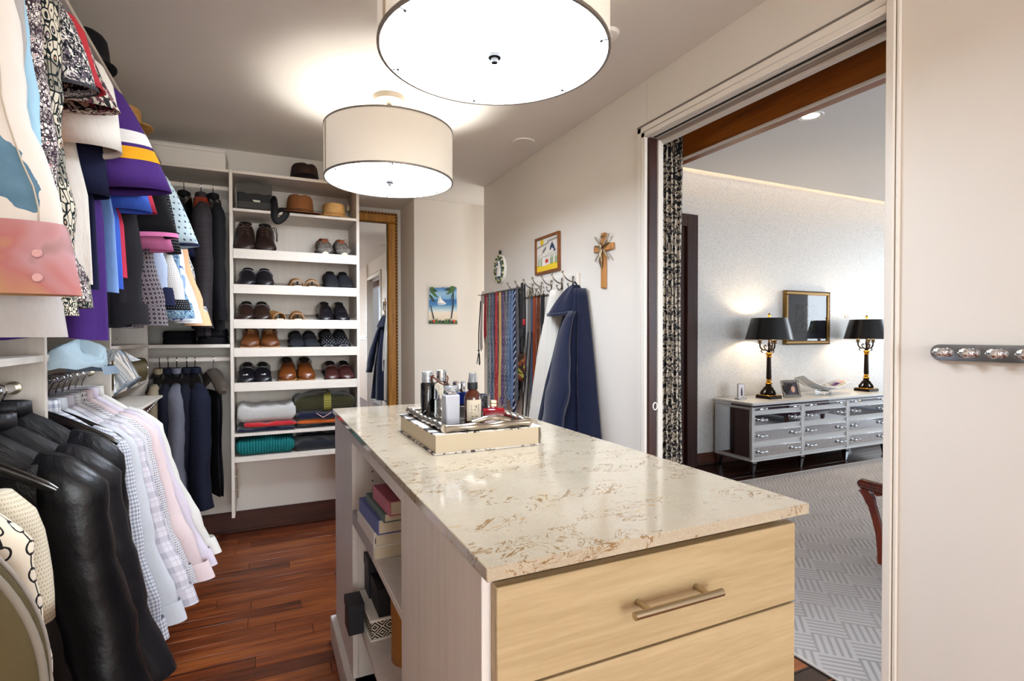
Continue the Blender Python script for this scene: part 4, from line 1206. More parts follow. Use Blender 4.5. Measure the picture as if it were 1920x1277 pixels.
for sc_, (x0, x1, y0, y1, z0, z1), lab in ((1, (-.52, -.36, 3.60, 3.86, 1.2255, 1.30), 'black folded garment on the bay shelf below the suits, nearer the shirts'), (2, (-.345, -.185, 3.58, 3.85, 1.2255, 1.315), 'black folded garment on the bay shelf below the suits, nearer the shoe cabinet')):
    t = thing('folded_clothes', lab, 'clothes', ((x0 + x1) / 2, (y0 + y1) / 2, z0))
    w, d, h = (x1 - x0) / 2, (y1 - y0) / 2, z1 - z0
    for q in range(2):
        MB().grid(lambda i, j: (w * math.copysign(abs(cos(2 * pi * i / 28)) ** .5, cos(2 * pi * i / 28)) * (1, 1, .97, .9, .0)[j], d * math.copysign(abs(sin(2 * pi * i / 28)) ** .5, sin(2 * pi * i / 28)) * (.97, 1, 1, .92, .0)[j], h / 2 * q + h / 2 * (0, .3, .75, 1, 1)[j] + .004 * sin(i * 1.3) * (j > 1)), 28, 5, True, None, True, False).build('layer', K['blackwool'], t, sharp=0)
# ---------------------------------------------------------------- shoes
lth = {k: plain('leather_' + k, c, r_, coat=.25) for k, c, r_ in (('black', '#16141a', .32), ('brown', '#3a241b', .35), ('darkbrown', '#2c1c17', .30), ('tan', '#65391a', .42), ('cognac', '#693615', .24), ('oxblood', '#43211e', .35))}
suede = cloth('charcoal_suede', '#26262b', .85); sand = cloth('sand_leather', '#9a6b3c', .55); rubber = plain('black_rubber', '#141314', .7)
cork = plain('tan_sole', '#a87a4c', .7); palesole = plain('pale_sole', '#d8cfb8', .6); darkhole = plain('shoe_lining', '#0b0908', .9)
spec = dots('studded_black', '#101014', '#b5b5bd', .017, .17)
SLOPE = math.atan(.065 / .331)
def shoe_pos(x, zt, y0=3.568, dz=.0008): return (x, y0, zt - .020 + (y0 - 3.562) * .1964 + dz)
def shoe(name, label, x, zt, mat, kind='loafer', grp=None, Ln=.275, W=.048, rz=0.0, flip=1, sole=None, lace=None, hgt=1.0, seed=0, y0=3.568):
    t = thing(name, label, 'shoe', shoe_pos(x, zt, y0), rz, grp)
    t.rotation_euler = (SLOPE, 0, rz)
    n, NR = 18, 20
    hs = .010 if kind != 'sneaker' else .020
    def outl(s_):   # half width along the shoe, toe at 0
        toe = min(1.0, s_ / .13)
        w = W * (.60 + .40 * sqrt(max(0, 1 - (1 - toe) ** 2))) if s_ < .13 else W * (1 - .16 * sin((s_ - .13) / .87 * pi * .9) ** 1.0)
        if s_ < .03: w = W * .60 * sqrt(s_ / .03 + .02)
        if s_ > .90: w *= sqrt(max(.04, 1 - ((s_ - .90) / .10) ** 2))
        return w
    pk = dict(loafer=(.032, .074, .070, .066), dress=(.026, .066, .076, .068), boot=(.042, .10, .155, .165), sneaker=(.040, .082, .085, .085))[kind]
    def top(s_):
        a, b, c_, d_ = pk
        if s_ < .06: v = a * (.35 + .65 * sqrt(s_ / .06))
        elif s_ < .42: v = a + (b - a) * ((s_ - .06) / .36) ** 1.3
        elif s_ < .6: v = b + (c_ - b) * (s_ - .42) / .18
        elif s_ < .95: v = c_ + (d_ - c_) * (s_ - .6) / .35
        else: v = d_ * (1 - .25 * (s_ - .95) / .05)
        return v * hgt
    def fn(i, j):
        s_ = (j / (n - 1.0)); s_ = .0 + s_ * 1.0
        a = 2 * pi * i / NR; w = max(.003, outl(s_)); h = top(s_)
        x_ = w * math.copysign(abs(cos(a)) ** .8, cos(a)) ; up = sin(a)
        tp = 1.0 if up < 0 else (1 - .30 * up ** 2 * (1 if s_ > .35 else .35))
        zz = hs + (h * (.5 + .5 * math.copysign(abs(up) ** .75, up)))
        return (x_ * tp + flip * .007 * sin(s_ * pi), s_ * Ln, zz)
    MB().grid(fn, NR, n, True, lambda i, j: (i * .012, j * .016), True, True).build('upper', mat, t, sharp=0)
    P = [(outl(k / 23.0) + .0025, k / 23.0 * Ln) for k in range(24)]
    pl = [(flip * .007 * sin(y / Ln * pi) + w, y, 0) for w, y in P] + [(flip * .007 * sin(y / Ln * pi) - w, y, 0) for w, y in P[::-1]]
    MB().poly(pl, (0, 0, hs + .002)).build('sole', sole or rubber, t)
    if kind != 'boot':
        a0 = .50; z_ = hs + top(.66)
        MB().ball((flip * .006, Ln * .73, z_ - .004), (W * .60, Ln * .20, .012), 16, 7).build('opening', darkhole, t, sharp=0)
    else:
        MB().ball((flip * .006, Ln * .74, hs + top(.7) - .006), (W * .62, Ln * .20, .014), 16, 7).build('opening', darkhole, t, sharp=0)
        MB().grid(lambda i, j: (flip * .007 + W * (.30 - .06 * j) * (i - 3) / 3.0, Ln * (.30 + .22 * j / 6.0), hs + top(.30 + .22 * j / 6.0) + .006 + .002 * cos((i - 3) * .5)), 7, 7).build('tongue', mat, t, sharp=0)
    if kind == 'loafer':
        MB().tube([(flip * .006 + W * .86 * cos(pi * k / 14), Ln * .40, hs + top(.40) * (.55 + .47 * sin(pi * k / 14))) for k in range(15)], .005, 6, flat=.4).build('strap', mat, t, sharp=0)
    if kind == 'dress' :
        MB().tube([(flip * .005 + W * .84 * cos(pi * k / 14), Ln * .27, hs + top(.27) * (.5 + .52 * sin(pi * k / 14))) for k in range(15)], .0016, 5).build('toe_seam', rubber, t, sharp=0)
    if lace is not None:
        lb = MB()
        for q in range(4 if kind != 'boot' else 6):
            s_ = .34 + q * (.055 if kind != 'boot' else .045); z_ = hs + top(s_) + .004
            w = W * .34
            lb.tube([(flip * .006 - w, Ln * s_, z_ - .006), (flip * .006, Ln * (s_ + .012), z_ + .001), (flip * .006 + w, Ln * (s_ + .02), z_ - .006)], .0022, 5)
            lb.tube([(flip * .006 + w, Ln * s_, z_ - .006), (flip * .006, Ln * (s_ + .012), z_ + .002), (flip * .006 - w, Ln * (s_ + .02), z_ - .006)], .0022, 5)
        zt_ = hs + top(.56)
        for sg in (-1, 1):
            lb.tube([(flip * .006, Ln * .50, zt_), (sg * .022, Ln * .48, zt_ + .012), (sg * .036, Ln * .45, zt_ - .004), (sg * .024, Ln * .46, zt_ - .012), (flip * .006, Ln * .50, zt_)], .0020, 5)
        lb.build('laces', lace, t, sharp=0)
    return t
def pair(name, what, x1, x2, zt, mat, kind, grp, a, b_, **kw):
    shoe(name, what + ', ' + a, x1, zt, mat, kind, grp, flip=1, **kw)
    return shoe(name, what + ', ' + b_, x2, zt, mat, kind, grp, flip=-1, **kw)
SU_, MI_ = 'the one nearer the suits', 'the one nearer the mirror'
z3, z4, z5, z6, z7 = [q[0] for q in LIPS]
# top shoe row: boots and trail shoes
dbt = plain('boot_leather', '#281915', .42, coat=.1)
shoe('boot', 'dark brown laced boot under the camera bag, the one at the cabinet side panel', -.092, z3, dbt, 'boot', 'dark brown boots', W=.060, Ln=.285, lace=plain('boot_lace', '#5a463a', .7), sole=plain('boot_welt', '#4a3229', .5), flip=1, hgt=1.02)
bt2 = shoe('boot', 'dark brown laced boot with one long lace loop hanging at its side', .030, z3, dbt, 'boot', 'dark brown boots', W=.061, Ln=.285, lace=plain('boot_lace2', '#5a463a', .7), sole=plain('boot_welt2', '#4a3229', .5), flip=-1, hgt=1.0)
MB().tube([(.035, .13, .155), (.058, .10, .15), (.064, .09, .11), (.062, .085, .07), (.058, .09, .075), (.058, .10, .12), (.045, .13, .15)], .0022, 6).build('lace_loop', rubber, bt2, sharp=0)
snk = tribal('trail_shoe_mesh', 60, 45, ['#3a312c', '#77736e', '#a2561f', '#7a3518', '#1f1b1a'], .30)
for nm_, x_, fl_ in ((SU_, .370, 1), (MI_, .487, -1)):
    s_ = shoe('trail_shoe', 'grey trail shoe with rust laces and pale toe, ' + nm_, x_, z3, snk, 'sneaker', 'trail shoes', W=.050, Ln=.275, lace=plain('rust_lace_%s' % fl_, '#a8552a', .6), sole=plain('grey_sole_%s' % fl_, '#57524d', .7), flip=fl_, hgt=.95)
    MB().grid(lambda i, j: (.022 * cos(pi * i / 10), -.006 + .010 * (1 - sin(pi * i / 10)), .001 + .034 * j / 3 * (.4 + .6 * sin(pi * i / 10))), 11, 4).build('toe_bumper', palesole, s_, 'pale toe bumper', sharp=0)
pair('loafer', 'black slip-on loafer in the row below the boots', -.080, .025, z4, lth['black'], 'loafer', 'black slip-on loafers', SU_, MI_, W=.051, hgt=1.22)
pair('flat_shoe', 'slim black suede shoe in the row below the trail shoes', .410, .503, z4, suede, 'dress', 'slim black suede shoes', SU_, MI_, W=.046, hgt=1.15)
pair('loafer', 'polished dark brown loafer in the third shoe row', -.090, .008, z5, lth['darkbrown'], 'loafer', 'dark brown loafers', SU_, MI_, W=.050, hgt=1.15)
pair('dress_shoe', 'creased black dress shoe in the third shoe row', .372, .478, z5, lth['black'], 'dress', 'black dress shoes', SU_, MI_, W=.047, hgt=1.18)
pair('casual_shoe', 'tan casual shoe with pale welt in the fourth shoe row', -.065, .050, z6, lth['tan'], 'sneaker', 'tan casual shoes', SU_, MI_, W=.053, sole=cork, lace=cork, hgt=.95)
pair('slipper', 'dark grey suede slipper mid way along the fourth shoe row', .195, .288, z6, suede, 'loafer', 'grey suede slippers', SU_, MI_, W=.045, hgt=.92)
pair('studded_shoe', 'shiny black studded shoe in the fourth shoe row', .385, .482, z6, spec, 'dress', 'studded black shoes', SU_, MI_, W=.047, hgt=1.0)
for nm_, x_, fl_ in ((SU_, -.088, 1), (MI_, .010, -1)):
    s_ = shoe('buckle_shoe', 'black buckled shoe in the lowest shoe row, ' + nm_, x_, z7, lth['black'], 'loafer', 'black buckled shoes', W=.049, flip=fl_, hgt=1.02)
    B(-.016, .016, .040, .062, .048, .058, .003).build('buckle', M['chrome'], s_, 'metal buckle')
pair('brogue', 'cognac brown laced brogue in the lowest shoe row', .142, .258, z7, lth['cognac'], 'sneaker', 'cognac brogues', SU_, MI_, W=.052, sole=cork, lace=plain('brown_lace', '#1d0f0a', .6), hgt=1.05)
pair('moccasin', 'dull oxblood moccasin in the lowest shoe row', .408, .505, z7, lth['oxblood'], 'loafer', 'oxblood moccasins', SU_, MI_, W=.047, hgt=.98)
def sandal(label, x, zt, rz, grp, y0=3.575):
    t = thing('sandal', label, 'sandal', shoe_pos(x, zt, y0), 0, grp); t.rotation_euler = (SLOPE, 0, rz)
    P = []
    for k in range(28):
        a = 2 * pi * k / 28; P.append((.040 * cos(a) * (1 + .12 * sin(a)), .12 + .12 * sin(a), 0))
    MB().poly(P, (0, 0, .014)).build('sole', cork, t)
    MB().grid(lambda i, j: (.041 * cos(pi * i / 16), .015 + .085 * j / 5, .012 + .046 * sin(pi * i / 16) ** .8), 17, 6).build('strap', sand, t, sharp=0)
    MB().grid(lambda i, j: ((.041 - .004 * j) * cos(pi * i / 16), .015 - .001 * j, .012 + (.046 - .004 * j) * sin(pi * i / 16) ** .8), 17, 2).build('strap_edge', cork, t, sharp=0)
    MB().poly([(-.004, .0135, .020), (.004, .0135, .020), (.004, .0135, .036), (.007, .0135, .040), (.004, .0135, .046), (-.004, .0135, .046), (-.007, .0135, .040), (-.004, .0135, .036)], (0, -.001, 0)).build('keyhole', darkhole, t)
    B(-.018, .026, .010, .013, .014, .022, .001).build('tab', palesole, t, 'pale tab')
    return t
sandal('tan slide sandal in the row with the black slip-ons, ' + SU_, .205, z4, .08, 'tan slide sandals, upper pair')
sandal('tan slide sandal in the row with the black slip-ons, ' + MI_, .290, z4, -.05, 'tan slide sandals, upper pair')
sandal('tan slide sandal beside the dark brown loafers, turned sideways', .105, z5, .45, 'tan slide sandals, lower pair')
sandal('tan slide sandal with folded tabs in the third shoe row', .205, z5, .02, 'tan slide sandals, lower pair')

# ---------------------------------------------------------------- folded knitwear
def knit(name, label, mat, x0, x1, y0, y1, z0, z1, seed, roll=.5, dip=0.0, grp='folded knitwear'):
    t = thing(name, label, 'sweater', ((x0 + x1) / 2, y0, z0), 0, grp)
    w, d, h = (x1 - x0) / 2, y1 - y0, z1 - z0; r = random.Random(seed); p1, p2 = r.random() * 6, r.random() * 6
    NX, NC = 26, 26
    nl = 1
    for q in range(nl):
        zb = h * q / nl; hh = h / nl
        def fn(i, j):
            u = -1 + 2 * j / (NX - 1.0); a = 2 * pi * i / NC
            e = 1 - .5 * max(0, abs(u) - .86) / .14
            yy = d / 2 - (d / 2 - .002 * q) * math.copysign(abs(cos(a)) ** .35, cos(a)) 
            zz = zb + hh / 2 + hh / 2 * math.copysign(abs(sin(a)) ** .55, sin(a)) * e
            tp = 1 if sin(a) > 0 and q == nl - 1 else 0
            zz += tp * (-dip * (1 - u * u) + .006 * sin(u * 5 + p1) + .004 * sin(u * 11 + p2 + yy * 20)) * sin(a)
            return (w * u * (1 + .01 * sin(a * 2 + p2)), yy + .004 * sin(u * 4 + p1), max(.0005, zz))
        MB().grid(fn, NC, NX, True, lambda i, j: (j / NX * 2 * w, i / NC * .6), True, True).build('fold', mat, t, sharp=0)
    return t
kn = {k: cloth('knit_' + k, c, .95, .15, .1, .3) for k, c in dict(grey='#b5b1ad', red='#b2262c', navy='#171930', orange='#b2541d', olive='#33301c', black='#131316', char='#232329').items()}
def rib():
    g = G('teal_rib_knit'); u, v, uv = g.uv()
    s_ = (u * 420.0).sin()
    g.bump(s_, .004, .6)
    return g.fin(g.mix(s_ * .5 + .5, L('#11585a'), L('#1c7473')), .9, 0, .2)
knit('sweater', 'black navy sweater at the bottom of the pile under the red one', kn['navy'], -.135, .185, 3.575, 3.87, .6905, .716, 1)
knit('sweater', 'red sweater squeezed under the light grey one', kn['red'], -.100, .195, 3.570, 3.87, .716, .748, 2)
knit('sweater', 'light grey sweater with a sagging middle on top of the red one', kn['grey'], -.135, .190, 3.572, 3.87, .748, .872, 3, dip=.030)
knit('sweater', 'thin black sweater at the bottom of the pile under the rust one', kn['black'], .200, .54, 3.60, 3.87, .6905, .712, 4)
knit('sweater', 'rust orange sweater under the navy one', kn['orange'], .198, .54, 3.590, 3.87, .712, .744, 5)
nv = knit('sweater', 'navy sweater with a thin striped V neck edge', kn['navy'], .196, .545, 3.580, 3.87, .744, .790, 6)
MB().tube([(-.06, -.006, .040), (-.02, -.009, .012), (.03, -.006, .040)], .0022, 5).build('neck_stripe', plain('pale_stripe', '#d9b0a6', .8), nv)
ol = knit('sweater', 'olive rolled sweater with a yellow band on top of its pile', kn['olive'], .185, .548, 3.585, 3.87, .790, .893, 7, dip=-.012)
MB().grid(lambda i, j: (-.010 + .045 * j, .1425 - .1445 * math.copysign(abs(cos(2 * pi * i / 30)) ** .35, cos(2 * pi * i / 30)), .053 + .054 * math.copysign(abs(sin(2 * pi * i / 30)) ** .55, sin(2 * pi * i / 30)) + .012 * max(0, sin(2 * pi * i / 30))), 30, 2, True).build('band', stripes('yellow_band', '#8f8438', '#5d5a2c', .02, .4), ol, 'yellow band', sharp=0)
knit('sweater', 'teal rib knit sweater on the lowest shelf', rib(), -.140, .180, 3.565, 3.87, .5505, .652, 8)
knit('sweater', 'charcoal sweater beside the teal one', kn['char'], .185, .545, 3.572, 3.87, .5505, .618, 9)
knit('sweater', 'crumpled black sweater lying on the charcoal one', kn['black'], .20, .54, 3.66, 3.87, .619, .655, 10, dip=.010)

# ---------------------------------------------------------------- bag and hats
bg = thing('camera_bag', 'grey black camera bag with a hanging strap on the hat shelf', 'bag', (-.032, 3.585, 2.0285), .04)
bagc = cloth('bag_canvas', '#3a3836', .7, .12); bagp = cloth('bag_trim', '#151516', .6)
def bgf(i, j):
    a = 2 * pi * i / 32; s_ = j / 9.0
    return (.098 * math.copysign(abs(cos(a)) ** .35, cos(a)) * (.93 + .07 * sin(pi * s_)) , .065 + .065 * math.copysign(abs(sin(a)) ** .4, sin(a)), .158 * s_)
MB().grid(bgf, 32, 10, True, None, True, True).build('body', bagc, bg, sharp=.9)
MB().grid(lambda i, j: (-.096 + .192 * i / 12, (.060 - .066 * min(1, j / 4.0)) if j < 5 else -.008 - .005 * sin(pi * (j - 4) / 5), (.166 - .004 * cos(i * .5) if j < 5 else .164 - .064 * (j - 4) / 5.0 + .004 * sin(i * 1.2))), 13, 10).build('flap', cloth('bag_flap', '#4b4843', .75, .15), bg, sharp=0)
B(-.090, .094, -.008, .0, .052, .100, .002).build('front_pocket', bagp, bg)
B(-.092, .096, -.012, .0, .006, .054, .006).build('front_panel', bagc, bg)
MB().poly([(-.012, -.0085, .062), (.030, -.0085, .062), (.030, -.0085, .050), (.016, -.0085, .036), (.004, -.0085, .040), (-.006, -.0085, .054)], (0, -.001, 0)).build('patch', plain('pale_patch', '#c9c8b4', .6), bg, 'pale triangular patch')
MB().tube([(-.096, -.004, .006), (-.098, -.004, .14), (-.085, -.004, .158), (.085, -.004, .158), (.097, -.004, .14)], .0028, 6).build('piping', plain('grey_piping2', '#77736d', .6), bg)
MB().tube([(-.085, .01, .160), (-.04, .012, .163), (.085, .01, .160)], .004, 6).build('zipper', bagp, bg)
sr = [(.098, .02, .10), (.106, -.02, .07), (.108, -.045, .02), (.104, -.052, -.03), (.118, -.052, -.062), (.150, -.05, -.045), (.176, -.045, -.004), (.165, -.04, .012), (.135, -.035, .010), (.112, -.03, -.012)]
def smooth(P, n=5):
    out = []
    Q = [Vector(p) for p in P]
    for k in range(len(Q) - 1):
        p0, p1, p2, p3 = Q[max(0, k - 1)], Q[k], Q[k + 1], Q[min(len(Q) - 1, k + 2)]
        for m_ in range(n):
            t = m_ / n
            out.append(.5 * ((2 * p1) + (p2 - p0) * t + (2 * p0 - 5 * p1 + 4 * p2 - p3) * t * t + (3 * p1 - p0 - 3 * p2 + p3) * t ** 3))
    return out + [Q[-1]]
MB().tube(smooth(sr), .0045, 8, flat=4.2, up=(0, 1, 0)).build('strap', bagp, bg, sharp=0)
def hat(label, loc, rz, mat, band, rx, ry, h, brim, warp, pinch, taper=.86, flat=False, bandh=.022):
    t = thing('hat', label, 'hat', loc, rz)
    NU = 40
    def wz(a, r_): return warp * (cos(2 * a)) * r_ ** 2
    rr = [1.0, 1.25, 1.6, 2.0] 
    def bf(i, j):
        a = 2 * pi * i / NU; q = (j if j < 5 else 9 - j) / 4.0
        k = 1 + (brim / rx) * q; k2 = 1 + (brim / ry) * q
        return (rx * k * cos(a), ry * k2 * sin(a), (.004 if j >= 5 else 0) + wz(a, q) + abs(warp) + .0008)
    MB().grid(bf, NU, 10, True, lambda i, j: (i * .015, j * .012)).build('brim', mat, t, sharp=0)
    def cf(i, j):
        a = 2 * pi * i / NU
        S = [(1.0, 0), (.99, .25), (.96, .55), (taper + .04, .85), (taper * .93, .97), (taper * .78, 1.0), (.4, .95), (.12, .90), (.02, .89)]
        if flat: S = [(1.0, 0), (.985, .3), (.96, .6), (.93, .9), (.90, .98), (.86, 1.0), (.5, 1.0), (.15, .99), (.02, .99)]
        k, z = S[j]
        pz = -pinch * (z ** 3) * (max(0, 1 - abs(k * cos(a)) / .35)) * (1 if not flat else .2)
        px = 1 - (.30 * max(0, -sin(a)) ** 3 * z * (0 if flat else 1)) * .6
        return (rx * k * cos(a) * px, ry * k * sin(a), abs(warp) + h * z + pz)
    MB().grid(cf, NU, 9, True, lambda i, j: (i * .015, j * .015)).build('crown', mat, t, sharp=0)
    MB().lathe([(1.006, 0), (1.012, .002), (1.004, bandh), (.995, bandh)], NU, (0, 0, abs(warp) + .003), rx, ry, cap=False).build('band', band, t, sharp=0)
    return t
hat('dark brown felt hat lying on top of the shoe cabinet', (.258, 3.70, 2.2505), .2, cloth('dark_brown_felt', '#34261f', .9), cloth('dark_band', '#171012', .7), .085, .10, .112, .03, .008, .010, bandh=.034)
hat('chestnut felt hat with a braided band and a wide brim on the hat shelf', (.228, 3.665, 2.0285), 0.0, cloth('chestnut_felt', '#7b4d2c', .9, .1), tribal('braided_band', 150, 200, ['#2a1a10', '#6b4426', '#c9a173', '#2a1a10', '#8b5a34'], .3), .082, .095, .122, .066, .010, .010)
hat('straw coloured hat beside the chestnut hat on the hat shelf', (.432, 3.66, 2.0285), .1, wood('straw_weave', '#a87b45', '#c69a5d', '#d9b276', 'x', 4.0, .7, rnd=False), cloth('straw_band', '#b98a50', .7), .072, .085, .090, .034, .006, .006, flat=True)
hat('black cap lying on the top shelf above the purple jersey', (-.585, 2.42, 2.2505), .3, K['black'], K['char'], .088, .10, .115, .02, .004, .004, flat=False)
hat('tan straw hat on the top shelf above the far shirts', (-.575, 3.05, 2.2505), .2, wood('straw_weave_dark', '#9a6d35', '#b98a4b', '#cfa264', 'x', 4.0, .7, rnd=False), cloth('straw_band_dark', '#8d6430', .7), .07, .08, .085, .045, .006, .004, flat=True)

# cap with a clear visor on the organizer shelf
cp_ = thing('cap', 'faded denim cap with a curved clear visor drooping off the shelf', 'hat', (-.545, 2.215, 1.1750), 0)
dn = cloth('faded_denim', '#a3b6bf', .85, .25)
MB().grid(lambda i, j: (-.02 + .10 * sin(pi * .5 * j / 9) * cos(2 * pi * i / 32) + .035 * (1 - j / 9.0), -.06 + .15 * sin(pi * .5 * j / 9) * sin(2 * pi * i / 32), .003 + .022 * sin(i * .55 + 1) * (j < 7) + .062 * cos(pi * .5 * j / 9) * (1 + .08 * sin(i * .9)) + .004 * sin(i * 1.7 + j)), 32, 10, True, lambda i, j: (i * .015, j * .015)).build('crown', dn, cp_, sharp=0)
MB().grid(lambda i, j: (-.012 + (.112 + .004 * j) * cos(-.6 + 2.6 * i / 20), -.04 + (.128 + .006 * j) * sin(-.6 + 2.6 * i / 20), .004 - .026 * j / 3), 21, 4).build('sweatband', plain('grey_band', '#6f7d8b', .6), cp_, sharp=0)
MB().grid(lambda i, j: (.07 + .055 * cos(pi * (i / 18.0 - .5)) * j / 6 + .02, .10 + .10 * sin(pi * (i / 18.0 - .5)), .052 * cos(pi * (i / 18.0 - .5)) - .10 * (j / 6.0) ** 1.2), 19, 7).build('visor', plain('clear_visor', '#dfe9ee', .05, trans=.8, ior=1.3), cp_, 'clear curved visor', sharp=0)
MB().tube([(.07 + .055 * cos(pi * (i / 18.0 - .5)) + .02, .10 + .10 * sin(pi * (i / 18.0 - .5)), .052 * cos(pi * (i / 18.0 - .5)) - .10) for i in range(19)], .0035, 6).build('visor_edge', plain('visor_edge', '#5c666e', .5), cp_, sharp=0)
MB().grid(lambda i, j: (-.04 + .16 * i / 10, .17 + .12 * j / 6, .008 + .045 * sin(pi * i / 10) * sin(pi * j / 6) ** .6), 11, 7).build('folded_brim', K['sketch'], cp_, sharp=0)
# corner bay: bin, funnel, canister, trouser rack
bn = thing('bin', 'brown bronze bin with a white tag on the corner shelf', 'bin', (-.635, 2.86, 1.0405), .1)
MB().lathe([(.052, 0), (.055, .003), (.060, .125), (.057, .127), (.052, .122), (.049, .006), (0, .006)], 36).build('body', plain('bronze_tin', '#5a4a30', .35, .6), bn)
B(.02, .045, -.0595, -.057, .012, .055, .0005).xf(Matrix.Rotation(.7, 4, 'Z')).build('tag', M['white'], bn, 'white tag')
fn_ = thing('leather_pouch', 'tan leather pouch with a flared mouth standing in the bronze bin', 'pouch', (-.635, 2.86, 1.048), .2)
MB().grid(lambda i, j: ((.030 + .032 * (j / 8.0) ** 1.4 + .006 * sin(i * .8) * j / 8) * cos(2 * pi * i / 28) + .030 * (j / 8.0) ** 2, (.030 + .020 * (j / 8.0)) * sin(2 * pi * i / 28), .005 + .140 * j / 8 + .014 * sin(2 * pi * i / 28 * 2) * (j / 8.0) ** 2), 28, 9, True, lambda i, j: (i * .01, j * .02), True).build('pouch', cloth('tan_hide', '#a5793f', .6, .2), fn_, sharp=0)
MB().tube([((.062 + .006 * sin(i * .8)) * cos(2 * pi * i / 28) + .030, .050 * sin(2 * pi * i / 28), .145 + .014 * sin(2 * pi * i / 28 * 2)) for i in range(29)], .0028, 6).build('rim', cloth('pale_hide', '#d2b184', .7), fn_, sharp=0)
cn = thing('canister', 'bronze metal canister lying on its side on the corner shelf', 'canister', (-.70, 3.24, 1.0405), .35)
MB().lathe([(0, .0), (.044, 0), (.058, .012), (.062, .03), (.062, .17), (.056, .185), (.048, .188), (.046, .180), (0, .180)], 40).xf(Matrix.Translation((-.02, .0, .0625)) @ Matrix.Rotation(radians(90), 4, 'Y')).build('body', plain('bronze_can', '#5f5339', .42, .45), cn)
MB().lathe([(.050, 0), (.052, .002), (.052, .008), (.049, .010)], 36, cap=False).xf(Matrix.Translation((.160, 0, .0625)) @ Matrix.Rotation(radians(90), 4, 'Y')).build('rim', M['chrome'], cn)
MB().lathe([(.0635, 0), (.0640, .001), (.0640, .004), (.0635, .005)], 40, cap=False).xf(Matrix.Translation((.09, 0, .0625)) @ Matrix.Rotation(radians(90), 4, 'Y')).build('seam_ring', plain('bronze_dark', '#4a3c22', .3, .7), cn)
card = B(-.07, .07, -.06, .06, 0, .004).build('card_box', M['white']); tag(card, 'flat white card under the bronze canister on the corner shelf', 'card'); card.location = (-.66, 3.06, 1.0405)
trk = thing('trouser_rack', 'chrome pull out trouser rack with beaded rod ends below the corner shelf', 'rack', (-.60, 3.14, .93))
B(-.30, .06, -.32, -.30, -.01, .012, .003).build('rail', M['chrome'], trk); B(-.30, .03, .28, .30, -.01, .012, .003).build('rail', M['chrome'], trk)
for k in range(9):
    y_ = -.28 + k * .065
    MB().tube([(-.29, y_, 0), (.125 - .004 * k, y_, 0)], .0035, 7).ball((.128 - .004 * k, y_, 0), .0062, 10, 7).build('rod', M['chrome'], trk)
B(-.28, .12, -.30, .26, .016, .028, .003).build('cover_board', M['lamx'], trk, 'pale cover board')
# ---------------------------------------------------------------- right wall: hooks, ties, belts, robes
WX = 1.643
hr = thing('hook_rail', 'white wooden rail with nickel coat hooks on the side wall', 'hook rail', (WX, 3.3, 1.58))
B(-.020, 0, -.709, .745, -.05, .05, .003).build('rail_board', M['trim'], hr)
nick = plain('aged_nickel', '#8d8478', .28, 1.0)
HY = [2.63, 2.755, 2.88, 3.005, 3.13, 3.255, 3.38]
for y in HY:
    q = y - 3.3
    b = MB().box(-.026, -.0195, q - .009, q + .009, -.035, .035, .003)
    b.tube(smooth([(-.024, q, .005), (-.04, q, .004), (-.065, q, .016), (-.082, q, .034), (-.092, q, .054)]), .0042, 8).ball((-.0925, q, .056), .0075, 10, 7)
    b.tube(smooth([(-.024, q, -.018), (-.038, q, -.034), (-.052, q, -.030), (-.058, q, -.014)]), .0038, 8).ball((-.0585, q, -.012), .0065, 10, 7)
    b.build('coat_hook', nick, hr)
tk = thing('tie_rack', 'nickel tie rack with a row of pegs fixed at the end of the hook rail', 'tie rack', (WX - .0205, 3.62, 1.585))
B(-.006, 0, -.36, .33, -.012, .012, .002).build('backplate', nick, tk)
TY = [3.919, 3.842, 3.771, 3.709, 3.628, 3.560, 3.512, 3.461, 3.408, 3.355, 3.315, 3.273]
for y in TY: MB().tube([(-.005, y - 3.62, 0), (-.075, y - 3.62, .004)], .003, 6).ball((-.077, y - 3.62, .005), .005, 8, 6).build('peg', nick, tk)
def tiemat(k):
    spec_ = [('stripes', '#7a7570', '#c9c4bb', .006), ('paisley', '#8f1622', '#b5404a', '#5f0e18'), ('paisley', '#5d6a72', '#b8bdb0', '#2f3a4a'), ('paisley', '#39466a', '#9aa6c0', '#20283f'),
            ('paisley', '#b21a2c', '#d8747a', '#8d0f20'), ('dots', '#d9b878', '#8f6a34', .008), ('paisley', '#3b2d52', '#a08ab0', '#73283c'), ('paisley', '#4a4c58', '#b7b8bf', '#24252e'),
            ('paisley', '#4c6080', '#8ba0bb', '#33445f'), ('dots', '#52698c', '#8fa3bd', .006), ('slant', '#1b1f3c', '#b9c0d2', .045), ('plain', '#55555a')][k]
    n = 'tie_fabric_%d' % k
    if spec_[0] == 'stripes': return stripes(n, spec_[1], spec_[2], spec_[3], .5, False)
    if spec_[0] == 'paisley': return floral(n, spec_[1], spec_[2], spec_[3], 95.0, .55)
    if spec_[0] == 'dots': return dots(n, spec_[1], spec_[2], spec_[3], .25)
    if spec_[0] == 'slant': return stripes(n, spec_[1], spec_[2], spec_[3], .28, False, .8)
    return cloth(n, spec_[1], .6)
TL = ['short necktie in grey and white checks at the far end of the tie rack', 'short dark red necktie next to the checked grey one', 'grey green patterned necktie', 'slate blue paisley necktie beside the bright red one', 'bright red patterned necktie',
      'cream yellow necktie with small brown motifs', 'purple and plum patterned necktie', 'charcoal and silver patterned necktie', 'steel blue patterned necktie', 'dotted mid blue necktie', 'navy necktie with pale slanting stripes', 'plain dark grey necktie nearest to the belts']
